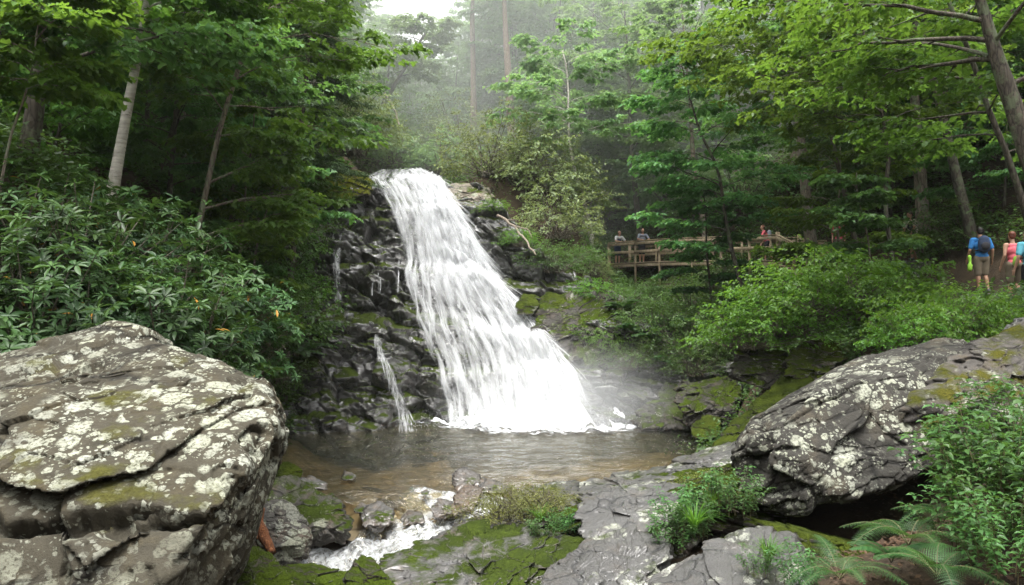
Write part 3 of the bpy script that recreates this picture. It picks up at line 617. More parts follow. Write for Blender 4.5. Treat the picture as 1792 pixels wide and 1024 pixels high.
rock('low dark rock awash behind the dark mossy slab',[(515,838,15.1),(545,832,15.3),(572,845,15.2),(575,858,15),(520,860,14.8),(545,845,15.8)],M['dark'],37,5)
rock('dark wet rock splitting the lip of the rapids',[(628,905,13.9),(640,884,14.2),(665,877,14.3),(688,890,14.1),(690,915,13.7),(640,925,13.6),(660,935,13.8),(650,895,14.9),(685,905,14.8)],M['dark'],38,6)
rock('small dark stone touching the lip rock of the rapids',[(618,890,14.2),(632,879,14.4),(645,886,14.3),(642,898,14),(620,900,14),(632,890,14.8)],M['dark'],39,5)
rock('blocky dark brown rock poking out of the pool above the rapids',[(790,850,14.9),(793,824,15.2),(810,817,15.3),(838,828,15.2),(842,852,14.8),(800,862,14.7),(835,866,14.8),(800,840,15.9),(840,845,15.8)],M['brown'],40,6)
rock('tapering brown rock trailing out beside the blocky one in the pool',[(835,845,14.9),(845,834,15.1),(872,842,15),(900,854,14.8),(892,862,14.6),(840,862,14.6),(860,855,15.5),(850,870,14.8)],M['brown'],41,6)
rock('orange-brown wedge rock in front of the blocky pool rock',[(790,890,13.9),(792,868,14.2),(815,848,14.5),(848,855,14.3),(838,872,14),(806,898,13.7),(790,910,13.8),(830,890,13.9),(810,870,15),(840,865,15)],m_rock('orange_rock',(.10,.062,.032),0,.12,wet=.7,scale=1.5,warm=(.16,.08,.03)),42,6)
rock('rounded brown rock where the water slides over the lip',[(752,890,13.9),(768,873,14.2),(792,876,14.2),(796,898,13.8),(760,906,13.7),(775,912,13.8),(770,885,14.9),(795,890,14.8)],M['brown'],43,6)
rock('small dark stone alone in the shallow side of the pool',[(596,836,15.9),(602,824,16.1),(614,826,16.1),(624,834,15.9),(618,841,15.7),(600,842,15.7),(610,834,16.4)],M['dark'],44,5)
rock('tiny flat stone awash in front of the blocky pool rock',[(735,862,14.6),(745,856,14.7),(752,860,14.6),(750,866,14.5),(738,867,14.5),(744,862,14.9)],M['dark'],45,5)
rock('low brown stone under the falling lip between two rocks',[(700,905,13.9),(715,893,14.1),(740,896,14),(745,915,13.7),(705,920,13.7),(722,903,14.6)],M['brown'],46,6)
# right bank of the pool
rock('mossy rounded rock slope dropping into the pool beside the big dark boulder',
 [(1240,800,15.0),(1262,756,15.6),(1330,690,16.2),(1392,643,16.8),(1428,655,16.4),(1410,700,15.4),(1300,800,14.4),(1260,830,14.6),(1400,760,14.6),(1300,750,17.5),(1400,690,18)],M['mossy'],51,7,18,.9)
rock('dark overhanging rock under the bright green bush',[(1275,640,17.2),(1300,606,17.8),(1365,612,17.8),(1400,640,17.2),(1385,690,16.9),(1320,680,16.8),(1280,665,17),(1330,640,19.5),(1390,660,19.5)],M['bank'],52,7,18,1.2)
rock('moss-topped overhanging rock beside the dark boulder top',[(1368,640,16.6),(1395,600,17),(1450,590,17),(1478,625,16.4),(1440,660,16.2),(1385,665,16.3),(1400,630,19),(1470,640,19)],M['mossy'],53,7,18,1.1)
rock('flat grey block at the far side of the pool under the fern bank',[(1172,690,22.6),(1200,668,23),(1270,655,23),(1296,680,22.5),(1285,715,22),(1190,722,22),(1200,750,22),(1290,745,22),(1210,690,25),(1290,690,25)],M['bank'],54,7,22,1.1,strata=(-.4,0,.9))
rock('brown rock ridge at the water line beside the foam',[(1105,725,24),(1140,700,24.4),(1185,703,24.3),(1212,725,23.8),(1205,755,23.4),(1115,752,23.6),(1150,720,26),(1210,735,25.8)],M['bank'],55,6,22,1.1)
rock('low wet rock at the pool corner under the mossy slope',[(1205,745,21.5),(1235,725,22),(1262,732,21.8),(1262,765,21),(1215,768,21),(1240,745,23)],M['mossy'],56,6)
rock('small brown rock between the foam ridge and the flat grey block',[(1150,690,24.6),(1165,668,25),(1195,672,24.8),(1200,705,24.2),(1155,710,24.3),(1180,690,26)],M['bank'],57,6)
rock('mossy round rock at the edge of the waterfall, closest to the falling water',[(902,530,28.0),(915,514,28.4),(938,515,28.4),(945,535,27.9),(930,552,27.7),(905,550,27.8),(925,530,29.6)],M['mossy'],58,6)
rock('mossy rock wedged on the cliff under the dead branch',[(940,530,28.2),(955,512,28.6),(985,515,28.5),(1000,535,28),(980,555,27.8),(945,550,27.9),(970,530,29.6)],M['mossy'],59,6)
rock('big grey-brown rock shoulder at the foot of the fern bank',[(925,560,27.6),(985,510,28.6),(1060,495,28.8),(1085,560,27.4),(1060,640,26.4),(980,640,26.4),(930,600,27),(1000,540,31),(1080,580,30)],M['bank'],60,7,20,1.1,strata=(-.5,0,.85))
rock('mossy rock cap on the left lip of the waterfall',[(560,318,31.4),(585,297,32.2),(630,300,32.6),(652,318,32.2),(645,345,31.6),(580,350,31),(600,320,34.4),(650,330,34.4)],
 m_rock('moss_cap',(.16,.145,.13),.1,.85,mossz=.45,mcol=(.17,.18,.022),mdark=(.09,.10,.015)),61,7,18,1.0)
rock('pale flat rock on the right lip of the waterfall',[(768,345,31.8),(790,322,32.6),(842,320,32.6),(860,345,32.1),(850,365,31.5),(785,362,31.4),(800,335,34.5),(860,340,34.4)],
 m_rock('lip_rock',(.30,.265,.21),.15,.48,mossz=.3),62,7,20,1.0,strata=(-.3,0,.9))
rock('lumpy mossy rock in the crest of the waterfall beside the flat pale rock',[(712,330,32.6),(728,312,33.0),(758,314,33.0),(772,332,32.5),(760,346,32.2),(718,342,32.3),(745,322,34.4)],M['mossy'],63,6)
# stones along the trail
for k,(px,py,Y,w,h,d,lab) in enumerate([(1745,522,19.6,1.3,.22,.8,'flat dark stone step under the hiker in the bright blue shirt'),(1785,548,17.6,1.6,.26,1.0,'flat stone step under the couple walking behind, closest to the mossy slab'),
   (1600,468,25.6,1.0,.45,.7,'pale broken rock below the climbing hiker'),(1588,486,24.6,.9,.35,.6,'flat grey rock lower than the pale broken one on the trail bank'),(1630,500,23.4,1.1,.3,.7,'dark flat rock on the trail bank between the hikers')]):
    c=at(px,py,Y); r=random.Random(k); P=[c+np.array([sx*w/2*r.uniform(.7,1),sy*d/2*r.uniform(.7,1),sz*h/2*r.uniform(.8,1)]) for sx in (-1,0,1) for sy in (-1,1) for sz in (-1,1)]
    rock(lab,P,M['ledge'] if k!=4 else M['bank'],70+k,6,22,1.2,world=True,name='trail_stone',cat='stone')
# driftwood and dead branches
M['dead']=m_bark('dead_wood',(.15,.12,.09),(.27,.23,.18),2.0,.3)
M['rust']=m_bark('rotten_orange_wood',(.09,.032,.012),(.20,.075,.028),3.0,.3)
def limb(label,pts,rads,mat,twigs=(),name='dead_branch',cat='branch'):
    m=MB(); P=np.array([at(*q) for q in pts]); n=24; s=np.linspace(0,1,len(P)); ss=np.linspace(0,1,n)
    Q=np.stack([np.interp(ss,s,P[:,k]) for k in range(3)],1); Q+=np.stack([fbm(Q*3,3,k) for k in range(3)],1)*rads[0]*.7
    m.tube(Q,np.interp(ss,np.linspace(0,1,len(rads)),rads),8)
    for tw in twigs:
        A=np.array([at(*q) for q in tw]); sa=np.linspace(0,1,8); A=np.stack([np.interp(sa,np.linspace(0,1,len(A)),A[:,k]) for k in range(3)],1)
        m.tube(A+np.stack([fbm(A*4,2,k+5) for k in range(3)],1)*.02,np.linspace(rads[-1]*1.2,.008,8),6)
    o=tag(obj(name,m.build(name,mat,True)),label,cat); return o
limb('pale dead branch lying on the mossy rock right of the falling water',[(872,378,30.6),(900,396,30.0),(918,418,29.4),(938,446,28.6)],(.06,.045,.03),M['dead'],[[(900,396,30),(925,402,29.5),(932,418,29.2)],[(885,385,30.3),(905,384,30.1)]])
limb('forked white dead branch sticking up beside the hiker in pink',[(1478,408,25),(1470,392,25),(1460,372,25)],(.05,.035,.015),M['dead'],[[(1472,397,25),(1480,384,25.2)]])
limb('rotten orange root hanging against the huge boulder above the rapids',[(455,890,9.2),(452,915,9.1),(462,940,9.0),(474,968,8.9)],(.05,.07,.045),M['rust'],[[(453,915,9.1),(446,925,9.0),(450,945,8.9)]],'rotten_root','root')
limb('thin bare trunk lying slanted in the misty wood above the waterfall',[(700,225,42),(690,190,42.5),(672,160,43)],(.06,.05,.03),M['dead'])
# ================================================================ leaves
def nrmz(a): return a/(np.linalg.norm(a,axis=-1,keepdims=True)+1e-9)
def leafarr(P,D,N,L,W,fold=.12,droop=.15,kind=0):
    P=np.asarray(P,float); n=len(P); D=nrmz(D); B=nrmz(np.cross(N,D)); N=np.cross(D,B)
    L=np.broadcast_to(L,(n,))[:,None]; W=np.broadcast_to(W,(n,))[:,None]
    if kind==0:
        V=np.stack([P,P+.42*L*D+.5*W*B+fold*W*N,P+L*D-droop*L*N,P+.42*L*D-.5*W*B+fold*W*N],1).reshape(-1,3)
        i=np.arange(n)[:,None]*4; F=np.vstack([i+[0,2,1],i+[0,3,2]])
    elif kind==1:   # long leaf with a midrib
        f=fold*W*N
        V=np.stack([P,P+.30*L*D+.42*W*B+f,P+.68*L*D+.46*W*B+f-.4*droop*L*N,P+L*D-droop*1.6*L*N,P+.68*L*D-.46*W*B+f-.4*droop*L*N,P+.30*L*D-.42*W*B+f,P+.5*L*D-.2*droop*L*N],1).reshape(-1,3)
        i=np.arange(n)[:,None]*7; F=np.vstack([i+[0,6,1],i+[1,6,2],i+[2,6,3],i+[0,5,6],i+[5,4,6],i+[4,3,6]])
    else:           # lobed maple-like leaf
        f=fold*W*N
        V=np.stack([P,P+.25*L*D+.55*W*B+f,P+.48*L*D+.28*W*B,P+.72*L*D+.40*W*B+f,P+L*D-droop*L*N,P+.72*L*D-.40*W*B+f,P+.48*L*D-.28*W*B,P+.25*L*D-.55*W*B+f],1).reshape(-1,3)
        i=np.arange(n)[:,None]*8; F=np.vstack([i+[0,2,1],i+[0,4,2],i+[2,4,3],i+[0,7,6],i+[0,6,4],i+[6,5,4]])
    return V,F
class LB:
    def __init__(s): s.V=[];s.F=[];s.n=0
    def add(s,a):
        s.V.append(a[0]); s.F.append(a[1]+s.n); s.n+=len(a[0])
    def build(s,name,mat): return mesh(name,np.vstack(s.V),np.vstack(s.F),mat)
def sprays(lb,A,Bp,g,k,L,W,flat=.28,kind=0,spread=.10,droop=.18,up=(0,0,1)):
    """leaves along twigs A->B, alternating to both sides and lying nearly flat"""
    A=np.repeat(A,k,0);Bp=np.repeat(Bp,k,0); n=len(A); t=np.tile((np.arange(k)+.5)/k,n//k)+g.normal(0,.08,n)
    d=nrmz(Bp-A); upv=np.asarray(up,float); side=nrmz(np.cross(d,upv))*np.where(np.arange(n)%2,1,-1)[:,None]
    P=A+(Bp-A)*t[:,None]+g.normal(0,spread,(n,3))*[1,1,.45]
    D=d*g.uniform(.2,.9,n)[:,None]+side*g.uniform(.4,1,n)[:,None]+np.array([0,0,-.22])+g.normal(0,.2,(n,3))
    N=upv+g.normal(0,flat,(n,3))
    s=g.uniform(.65,1.2,n); lb.add(leafarr(P,D,N,L*s,W*s,.14,droop,kind))
# leaf colours
M['maple']=m_leaf('maple_leaves',(.068,.165,.032),(.125,.245,.046),trans=.42)
M['maple_lit']=m_leaf('lit_maple_leaves',(.070,.150,.022),(.125,.215,.036),trans=.45)  # second maple leaf with the look of lit sprays put into its colour
M['forest']=m_leaf('forest_leaves',(.056,.150,.044),(.105,.215,.066),trans=.44)
M['misty']=m_leaf('mist_paled_leaves',(.13,.225,.10),(.19,.30,.135),(.11,.185,.085),trans=.48)  # forest leaves lightened in the colour for the valley's open light and mist
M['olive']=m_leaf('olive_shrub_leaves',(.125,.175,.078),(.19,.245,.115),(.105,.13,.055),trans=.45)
M['moss']=m_leaf('moss_leaves',(.085,.100,.014),(.14,.145,.025),trans=.2)
M['rhodo']=m_leaf('rhododendron_leaves',(.024,.062,.018),(.055,.112,.030),rough=.42,trans=.22,spec=.22,odd=(.38,.19,.03),oddp=.006)
M['bush']=m_leaf('small_bush_leaves',(.040,.090,.020),(.085,.155,.034),trans=.38)
M['bright']=m_leaf('bright_green_leaves',(.058,.150,.018),(.11,.23,.032),trans=.45)
M['herb']=m_leaf('herb_leaves',(.035,.095,.022),(.070,.150,.038),rough=.4,trans=.3)
M['fern']=m_leaf('fern_leaves',(.026,.080,.020),(.055,.125,.032),trans=.4)
M['hemlock']=m_leaf('hemlock_needles',(.040,.080,.034),(.072,.118,.052),trans=.25)
M['pine']=m_leaf('pine_needles',(.045,.070,.032),(.075,.105,.05),trans=.25)
M['stem']=m_plain('green_brown_stem',(.085,.075,.035),.7)
M['twig']=m_bark('grey_twig_bark',(.10,.085,.065),(.16,.14,.11),3)
M['bark']=m_bark('brown_bark',(.12,.096,.074),(.24,.20,.158),1.0,.22,(.16,.19,.12),.03)
M['bark_dark']=m_bark('dark_wet_bark',(.045,.037,.029),(.10,.084,.065),1.0,.22,(.10,.12,.07),.03)
M['bark_red']=m_bark('reddish_pine_bark',(.15,.095,.07),(.26,.18,.14),1.2,.3,None,.03)
def birchbark():
    t=NT('birch_bark'); p=t.co('Object'); q=t.map(p,(1,1,6)); n=t.noise(q,3,6,.65)
    c=t.mix(t.ramp(n,[(.35,0),(.65,1)]),(.27,.25,.22),(.50,.47,.42)); c=t.mix(t.ramp(t.noise(p,2.2,6,.65),[(.5,0),(.62,.8)]),c,(.20,.20,.15))
    c=t.mix(t.ramp(t.noise(t.map(p,(1,1,5)),7,4,.6),[(.63,0),(.68,.85)]),c,(.05,.042,.035))
    return t.done(t.bsdf(c,.75,.3,t.bump(n,.6,.02)))
M['birch']=birchbark()
# ================================================================ shrubs, ferns, herbs (each a prototype, then copies)
PROTO={}
def rockz(x,y):
    if not -11<x<7.5: return -9
    zt=float(np.interp(x,TX,TZ)); zz=np.linspace(-1,zt,40); yy=cliffY(np.full(40,x),zz)-.15; k=np.nonzero(yy<y)[0]
    return -9 if len(k)==0 else float(zz[k[-1]])
def dome(g,n,r,h,shell=.55):
    d=nrmz(g.normal(0,1,(n,3))); d[:,2]=np.abs(d[:,2])*1.0-.12; d=nrmz(d); rr=shell+(1-shell)*g.random(n)**.6
    return d*rr[:,None]*np.array([r,r,h]), d
def stems(mb,tips,g,base=.25,r0=.028,lift=.5,n=None):
    for t in tips[:n] if n else tips:
        b=np.array([g.normal(0,base*.5),g.normal(0,base*.5),-.15]); m=b*.45+t*.55; m[2]=m[2]*.8+lift*.0-.05; m[:2]*=.75
        s=np.linspace(0,1,7)[:,None]; P=(1-s)**2*b+2*s*(1-s)*m+s*s*t; P+=g.normal(0,.012,P.shape)
        mb.tube(P,np.linspace(r0,.005,7),5,False)
def rhodo(seed,r=1.15,h=1.3,n=260,L=.155,W=.046):
    g=np.random.default_rng(seed); lb=LB(); C,d=dome(g,n,r,h,.45); k=9
    # lumpy outline: the dome swells and sinks in clumps
    C*=(1+.30*fbm(d*1.6+seed,3,seed))[:,None]; C[:,2]+=.15
    ax=nrmz(d*.55+np.array([0,0,.75])+g.normal(0,.28,(n,3))); ref=nrmz(np.cross(ax,g.normal(0,1,(n,3)))); bi=np.cross(ax,ref)
    P=np.repeat(C,k,0); a=np.tile(np.arange(k)*2.4,n)+np.repeat(g.uniform(0,6,n),k); AX=np.repeat(ax,k,0)
    rad=np.cos(a)[:,None]*np.repeat(ref,k,0)+np.sin(a)[:,None]*np.repeat(bi,k,0)
    tilt=g.normal(.15,.28,len(P))[:,None]; D=rad+AX*tilt; N=AX-rad*tilt; s=g.uniform(.6,1.15,len(P))
    lb.add(leafarr(P+rad*.012,D,N,L*s,W*s*g.uniform(.9,1.1,len(P)),.16,.10,1))
    mb=MB(); stems(mb,C,g,.35,.022,n=n//4)
    return lb.build('foliage',M['rhodo']),mb.build('stem',M['twig'],True)
def bush(seed,mat,r=1.1,h=1.0,nt=330,k=12,L=.075,W=.042,kind=0,flat=.35,shell=.5):
    g=np.random.default_rng(seed); lb=LB(); C,d=dome(g,nt,r,h,shell); C*=(1+.58*fbm(d*2.0+seed,3,seed))[:,None]; C[:,2]+=.12
    out=nrmz(d*[1,1,.25]+g.normal(0,.35,(nt,3))); ln=g.uniform(.18,.38,nt)[:,None]*r**.5
    E=C+out*ln; E[:,2]-=.06*r
    sprays(lb,C,E,g,k,L,W,flat,kind,.035*r**.5)
    mb=MB(); stems(mb,C,g,.3,.016*r,n=nt//6)
    return lb.build('foliage',mat),mb.build('stem',M['twig'],True)
def fernplant(seed,nf=9,L=.75,pin=20,fine=False):
    g=np.random.default_rng(seed); lb=LB(); mb=MB()
    for f in range(nf):
        az=f*2.4+g.uniform(-.3,.3); ln=L*g.uniform(.7,1.1); s=np.linspace(0,1,pin+6); el=g.uniform(.7,1.15)
        hor=ln*(np.sin(el*.3)+s*.92*np.cos(el*.35)); hor=ln*s*(.55+.4*s*.8); z=ln*(s*1.15*math.sin(el)-s*s*(.55+.35*g.random()))
        d=np.array([math.cos(az),math.sin(az),0]); sd=np.array([-d[1],d[0],0])
        P=d*hor[:,None]+np.array([0,0,1])*z[:,None]+sd*(.10*ln*s*s*g.uniform(-1,1))[:,None]
        mb.tube(P,np.linspace(.006,.0015,len(P)),4,False)
        T=nrmz(np.gradient(P,axis=0)); N=nrmz(np.cross(sd,T)); N*=np.sign(N[:,2:3]+1e-6)
        for side in (1,-1):
            q=P[5:]; t=T[5:]; nn=N[5:]; u=np.linspace(0,1,len(q)); pl=ln*(.22 if fine else .30)*np.sin((.16+.84*(1-u))*math.pi*.55)**1.1*np.where(u>.97,.4,1)
            D=nrmz(sd*side+t*.38-nn*.12)
            if not fine: lb.add(leafarr(q,D,nn+g.normal(0,.12,q.shape),pl,ln*.058,.1,.12,1))
            else:
                m=9; v=np.linspace(.02,.96,m); Q=q[:,None]+D[:,None]*(pl[:,None]*v[None])[:,:,None]-nn[:,None]*(.12*pl[:,None]*v[None]**2)[:,:,None]
                for s2 in (1,-1):
                    DD=np.broadcast_to((t*s2*1.0+D*.55)[:,None],Q.shape).reshape(-1,3); NN=np.broadcast_to(nn[:,None],Q.shape).reshape(-1,3)+g.normal(0,.15,(Q.size//3,3))
                    lw=(ln*.036*(1-.75*v)[None]*np.ones(len(q))[:,None]*(.55+.45*np.sin((.2+.8*(1-u))*1.6))[:,None]).ravel()
                    lb.add(leafarr(Q.reshape(-1,3),DD,NN,lw,lw*.62,.05,.1,0))
    return lb.build('frond',M['fern']),mb.build('stem',M['stem'],True)
def herbplant(seed,ns=16,H=.7,L=.10,W=.048,r=.5,nodes=7,mat='herb',kind=1):
    g=np.random.default_rng(seed); lb=LB(); mb=MB()
    for i in range(ns):
        a=g.uniform(0,6.28); b=np.array([math.cos(a),math.sin(a),0])*r*g.random()**.5*.7; lean=np.array([math.cos(a),math.sin(a),0])*g.uniform(.05,.5)*H; h=H*g.uniform(.55,1.1)
        s=np.linspace(0,1,nodes+3)[:,None]; P=b+lean*s*s+np.array([0,0,h])*s; P=P+g.normal(0,.008,P.shape)*s
        mb.tube(P,np.linspace(.006,.002,len(P)),5,False)
        Q=P[2:]; a0=g.uniform(0,6)
        for j,qq in enumerate(Q):
            m=3 if j<len(Q)-1 else 5; an=a0+j*1.57+np.arange(m)*(6.28/m)
            D=np.stack([np.cos(an),np.sin(an),np.full(m,.15)],1)+g.normal(0,.15,(m,3)); N=np.array([0,0,1.])+D*-.25*0+g.normal(0,.22,(m,3))
            sz=(1.0-.35*abs(j/len(Q)-.55))*g.uniform(.75,1.15,m); lb.add(leafarr(np.repeat(qq[None],m,0)+D*.02,D,N,L*sz,W*sz,.14,.22,kind))
    return lb.build('foliage',M[mat]),mb.build('stem',M['stem'],True)
def grasstuft(seed,n=90,H=.32):
    g=np.random.default_rng(seed); V=[];Q=[];mb=MB()
    for i in range(n):
        a=g.uniform(0,6.28); d=np.array([math.cos(a),math.sin(a),0]); s=np.linspace(0,1,6); h=H*g.uniform(.6,1.15); o=g.uniform(.3,1.0)
        P=d*(.02+h*o*s**1.6)[:,None]*1+np.array([0,0,1.])*(h*(s*1.1-o*.65*s**2.4))[:,None]; w=.0045*(1-s**2)+.0006; sd=np.array([-d[1],d[0],0])
        VV=np.empty((12,3)); VV[0::2]=P-sd*w[:,None]; VV[1::2]=P+sd*w[:,None]; j=np.arange(5)*2
        mb.add(VV,None,np.stack([j,j+1,j+3,j+2],1))
    return mb.build('blade',M['bright'])
def plant(key,make,label,cat,loc,rz,sc,group=None,name=None):
    if key not in PROTO:
        parts=make(); r=thing(name or key,label,cat,loc,rz,group,sc)
        for p in (parts if isinstance(parts,tuple) else (parts,)): obj(p.name.split('.')[0],p,r)
        PROTO[key]=r; return r
    return copytree(PROTO[key],loc,rz,sc,label,group)
RND=random.Random(5)
def put(key,make,rows,cat,name):
    """rows: (px, py, Y, scale, label[, group]); (px,py,Y) is where the plant's foot stands"""
    for row in rows:
        px,py,Y,sc,lab=row[:5]; grp=row[5] if len(row)>5 else None
        p=at(px,py,Y); y0=Y
        # follow the line of sight until the foot meets the soil or the rock
        lim=0 if (y0<12.5 or key in ('bright_bush','moss_tuft')) else 9.5 if key[:5] in ('leafy','fern') else 3
        while Y<y0+lim and p[2]>max(gz(p[0],p[1]),rockz(p[0],p[1]))+.28: Y+=.15; p=at(px,py,Y)
        sc=sc*Y/y0
        plant(key,make,lab,cat,p,RND.uniform(0,6.28),sc,grp,name)
rhA=lambda:rhodo(101); rhB=lambda:rhodo(102,1.25,1.05,280,.15,.042)
GR1='rhododendrons massed on the left bank'
put('rhododendron_a',rhA,[
 (285,700,9.0,1.0,'glossy rhododendron right above the crest of the huge boulder'),
 (60,640,8.6,1.0,'shaded rhododendron at the photo edge behind the huge boulder, lowest of the thicket'),
 (330,610,10.6,.9,'rhododendron with pale shiny whorled leaves below the slim brown trunk'),
 (150,540,9.6,1.0,'glossy rhododendron under the pale leaning birch'),
 (10,560,9.2,1.05,'rhododendron cut by the photo edge above the huge boulder'),
 (420,660,10.8,.6,'small rhododendron drooping beside the shoulder of the huge boulder')],'shrub','rhododendron')
put('rhododendron_b',rhB,[
 (170,650,8.8,.95,'rhododendron thicket shrub with dark gaps behind the boulder crest'),
 (395,600,11.0,.8,'rhododendron at the thicket end facing the waterfall'),
 (245,480,11.0,.9,'rhododendron at the foot of the pale leaning birch'),
 (80,460,10.6,1.0,'high dark rhododendron beneath the mossy trunk in the corner'),
 (230,600,9.2,.85,'glossy rhododendron with yellowing leaves in the middle of the thicket')],'shrub','rhododendron')
buA=lambda:bush(111,M['bush']); buB=lambda:bush(112,M['bush'],1.2,.9,360,12,.065,.036)
put('leafy_bush_a',buA,[
 (450,600,13.0,1.0,'dark leafy bush between the rhododendrons and the wet cliff'),
 (440,440,18,1.3,'leafy bush hanging at the left shoulder of the wet cliff'),
 (430,600,14.5,.9,'leafy bush low beside the cliff foot, over the hanging ferns'),
 (490,470,24.5,1.3,'light green bush trailing over the cliff edge beside the thin side fall'),
 (440,520,15.5,1.2,'leafy bush near the foot of the slim brown trunk'),
 (475,345,24,1.5,'leafy bush on the cliff corner under the drooping hemlock'),
 (455,690,14.5,.75,'small leafy bush against the cliff foot next to the huge boulder'),
 (300,330,18,1.4,'shadowy bush between the birch and the slim brown trunk'),
 (1275,610,21,1.15,'shaded leafy bush under the footbridge and behind the bright bank'),
 (1195,610,25,1.3,'deep green bush on the fern bank under the middle of the footbridge'),
 (1610,540,16.5,.7,'dark bush between the bright bank and the trail'),
 (1540,530,17.0,.9,'leafy bush in front of the climbing hiker'),
 (1400,560,26,1.0,'leafy bush below the stair end of the footbridge'),
 (1690,445,25,1.6,'dark bush behind the hiker in the bright blue shirt')],'shrub','leafy_bush')
put('leafy_bush_b',buB,[
 (425,540,17.5,1.2,'leafy bush spilling down to the broken cliff blocks'),
 (470,430,19,1.2,'bush with fine pale leaves over the dark leafy bush'),
 (300,470,13.5,.9,'bush of small leaves below the slim trunk foot'),
 (535,310,30,1.1,'small-leaved bush over the mossy cap of the waterfall'),
 (1105,540,28.5,1.0,'fern-covered bush at the top of the grey-brown rock shoulder'),
 (1140,570,27,1.1,'leafy bush halfway down the fern bank over the foam'),
 (1210,550,26.5,1.25,'dark leafy bush in the centre of the fern bank'),
 (1160,520,30,.9,'bush right under the footbridge posts'),
 (1265,500,28,1.1,'bush under the slender tree at the footbridge'),
 (1330,560,22,1.1,'bush at the top of the dark hollow beside the bright bank'),
 (1215,650,24,1.0,'leafy bush just above the flat grey block'),
 (1100,640,26,.9,'small bush low on the bank over the spray'),
 (1480,560,20,1.3,'leafy bush rising behind the bright bank'),
 (1085,535,33,.9,'low bush in front of the first footbridge post'),(1130,530,32,.85,'low bush in front of the second footbridge post'),
 (970,470,30,1.1,'green bush on the shoulder under the dead branch'),
 (1005,460,31,1.0,'green bush left of the footbridge with pale flowers nearby')],'shrub','leafy_bush')
brA=lambda:bush(121,M['bright'],1.15,.75,330,12,.085,.050)
put('bright_bush',brA,[
 (1310,600,17.6,1.0,'yellow-green bush overhanging the dark rock, closest to the waterfall'),
 (1375,575,17.4,1.15,'yellow-green bush in the middle of the overhanging bank'),
 (1440,540,17.2,1.3,'yellow-green bush above the moss-topped overhanging rock'),
 (1500,545,16.8,1.2,'yellow-green bush behind the pale top of the dark boulder'),
 (1605,605,13.2,.65,'sunlit bush right behind the big dark boulder'),
 (1655,590,13.2,.85,'sunlit leafy bush in front of the hiker in the bright blue shirt'),
 (1715,575,13.4,.65,'sunlit bush beside the stone step at the mossy slab'),
 (1050,600,27.4,.8,'yellow-green bush creeping over the grey-brown rock shoulder'),
 (1030,520,29.0,.7,'low bright bush next to the pale dry flowers'),
 (515,520,28.4,1.0,'yellow-green moss bush lining the cliff beside the side fall'),
 (590,355,31.4,.6,'bright tuft of bush on the mossy ledge at the waterfall top'),
 (860,372,31.2,.55,'bright low bush right of the waterfall lip'),
 (905,428,30.4,.62,'bright low bush on the slope beside the dead branch'),],'shrub','bright_bush')
olA=lambda:bush(131,M['olive'],1.2,1.15,320,13,.085,.042,0,.45)
put('olive_shrub',olA,[
 (860,300,36,1.8,'olive shrub standing directly over the lip of the waterfall'),
 (930,320,36,2.0,'tall olive shrub right of the waterfall lip'),
 (985,360,34,1.9,'olive shrub in front of the thin pale birch'),
 (975,410,33,1.5,'olive shrub low behind the dead branch'),
 (800,262,42,2.0,'misty olive shrub above the centre of the waterfall'),
 (610,262,37,2.0,'olive shrub left of the stream above the falls'),
 (590,235,34,1.8,'olive-brown shrub under the drooping hemlock branches'),
 (1042,480,33,.6,'dry pale-flowered shrub at the end of the footbridge')],'shrub','olive_shrub')
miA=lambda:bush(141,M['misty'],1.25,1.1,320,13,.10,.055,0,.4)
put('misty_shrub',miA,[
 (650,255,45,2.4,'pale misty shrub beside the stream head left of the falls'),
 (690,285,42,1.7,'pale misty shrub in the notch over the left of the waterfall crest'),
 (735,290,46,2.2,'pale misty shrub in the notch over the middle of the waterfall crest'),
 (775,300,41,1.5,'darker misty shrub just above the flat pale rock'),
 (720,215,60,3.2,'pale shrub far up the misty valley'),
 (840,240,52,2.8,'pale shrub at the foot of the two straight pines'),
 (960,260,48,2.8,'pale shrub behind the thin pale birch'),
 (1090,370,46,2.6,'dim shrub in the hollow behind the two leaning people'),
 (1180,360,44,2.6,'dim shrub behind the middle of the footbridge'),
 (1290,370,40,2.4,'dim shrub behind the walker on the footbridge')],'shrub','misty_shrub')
fnA=lambda:fernplant(151); fnH=lambda:fernplant(152,8,1.0,19,True)
put('fern',fnA,[
 (1085,545,27.6,1.3,'fern at the top of the grey-brown rock shoulder'),(1145,520,28.2,1.4,'fern under the first footbridge posts'),
 (1140,600,25.8,1.3,'fern arching in the middle of the bank over the foam'),(1180,575,26,1.5,'pale arching fern in the centre of the fern bank'),
 (1105,585,26.5,1.2,'fern between the rock shoulder and the bush on the fern bank'),(1225,625,24.4,1.1,'fern above the flat grey block'),
 (1165,640,25,1.1,'fern hanging over the ridge at the water line'),
 (520,625,15.5,1.1,'fern hanging by the lower cliff beside the leafy bush'),(495,600,15,1.0,'fern drooping above the small cliff-foot bush'),
 (540,590,17,1.1,'fern nearest the wet cliff blocks'),(460,650,14,.9,'dark fern behind the shoulder of the huge boulder'),
 (1560,985,6.9,.55,'small fern half hidden at the foot of the overhanging boulder')],'fern','fern')
put('lacy_fern',fnH,[
 (1590,955,6.9,.85,'large lacy fern spreading under the overhanging dark boulder'),
 (1470,1015,6.6,.68,'lacy fern at the bottom edge beside the pale rock'),
 (1640,1010,6.1,.72,'lacy fern in the bottom corner with broad fronds, below the leafy plants'),
 (1650,915,7.4,.68,'lacy fern standing tallest against the boulder underside')],'fern','lacy_fern')
hbA=lambda:herbplant(161); hbB=lambda:herbplant(162,20,.9,.12,.055,.6,8)
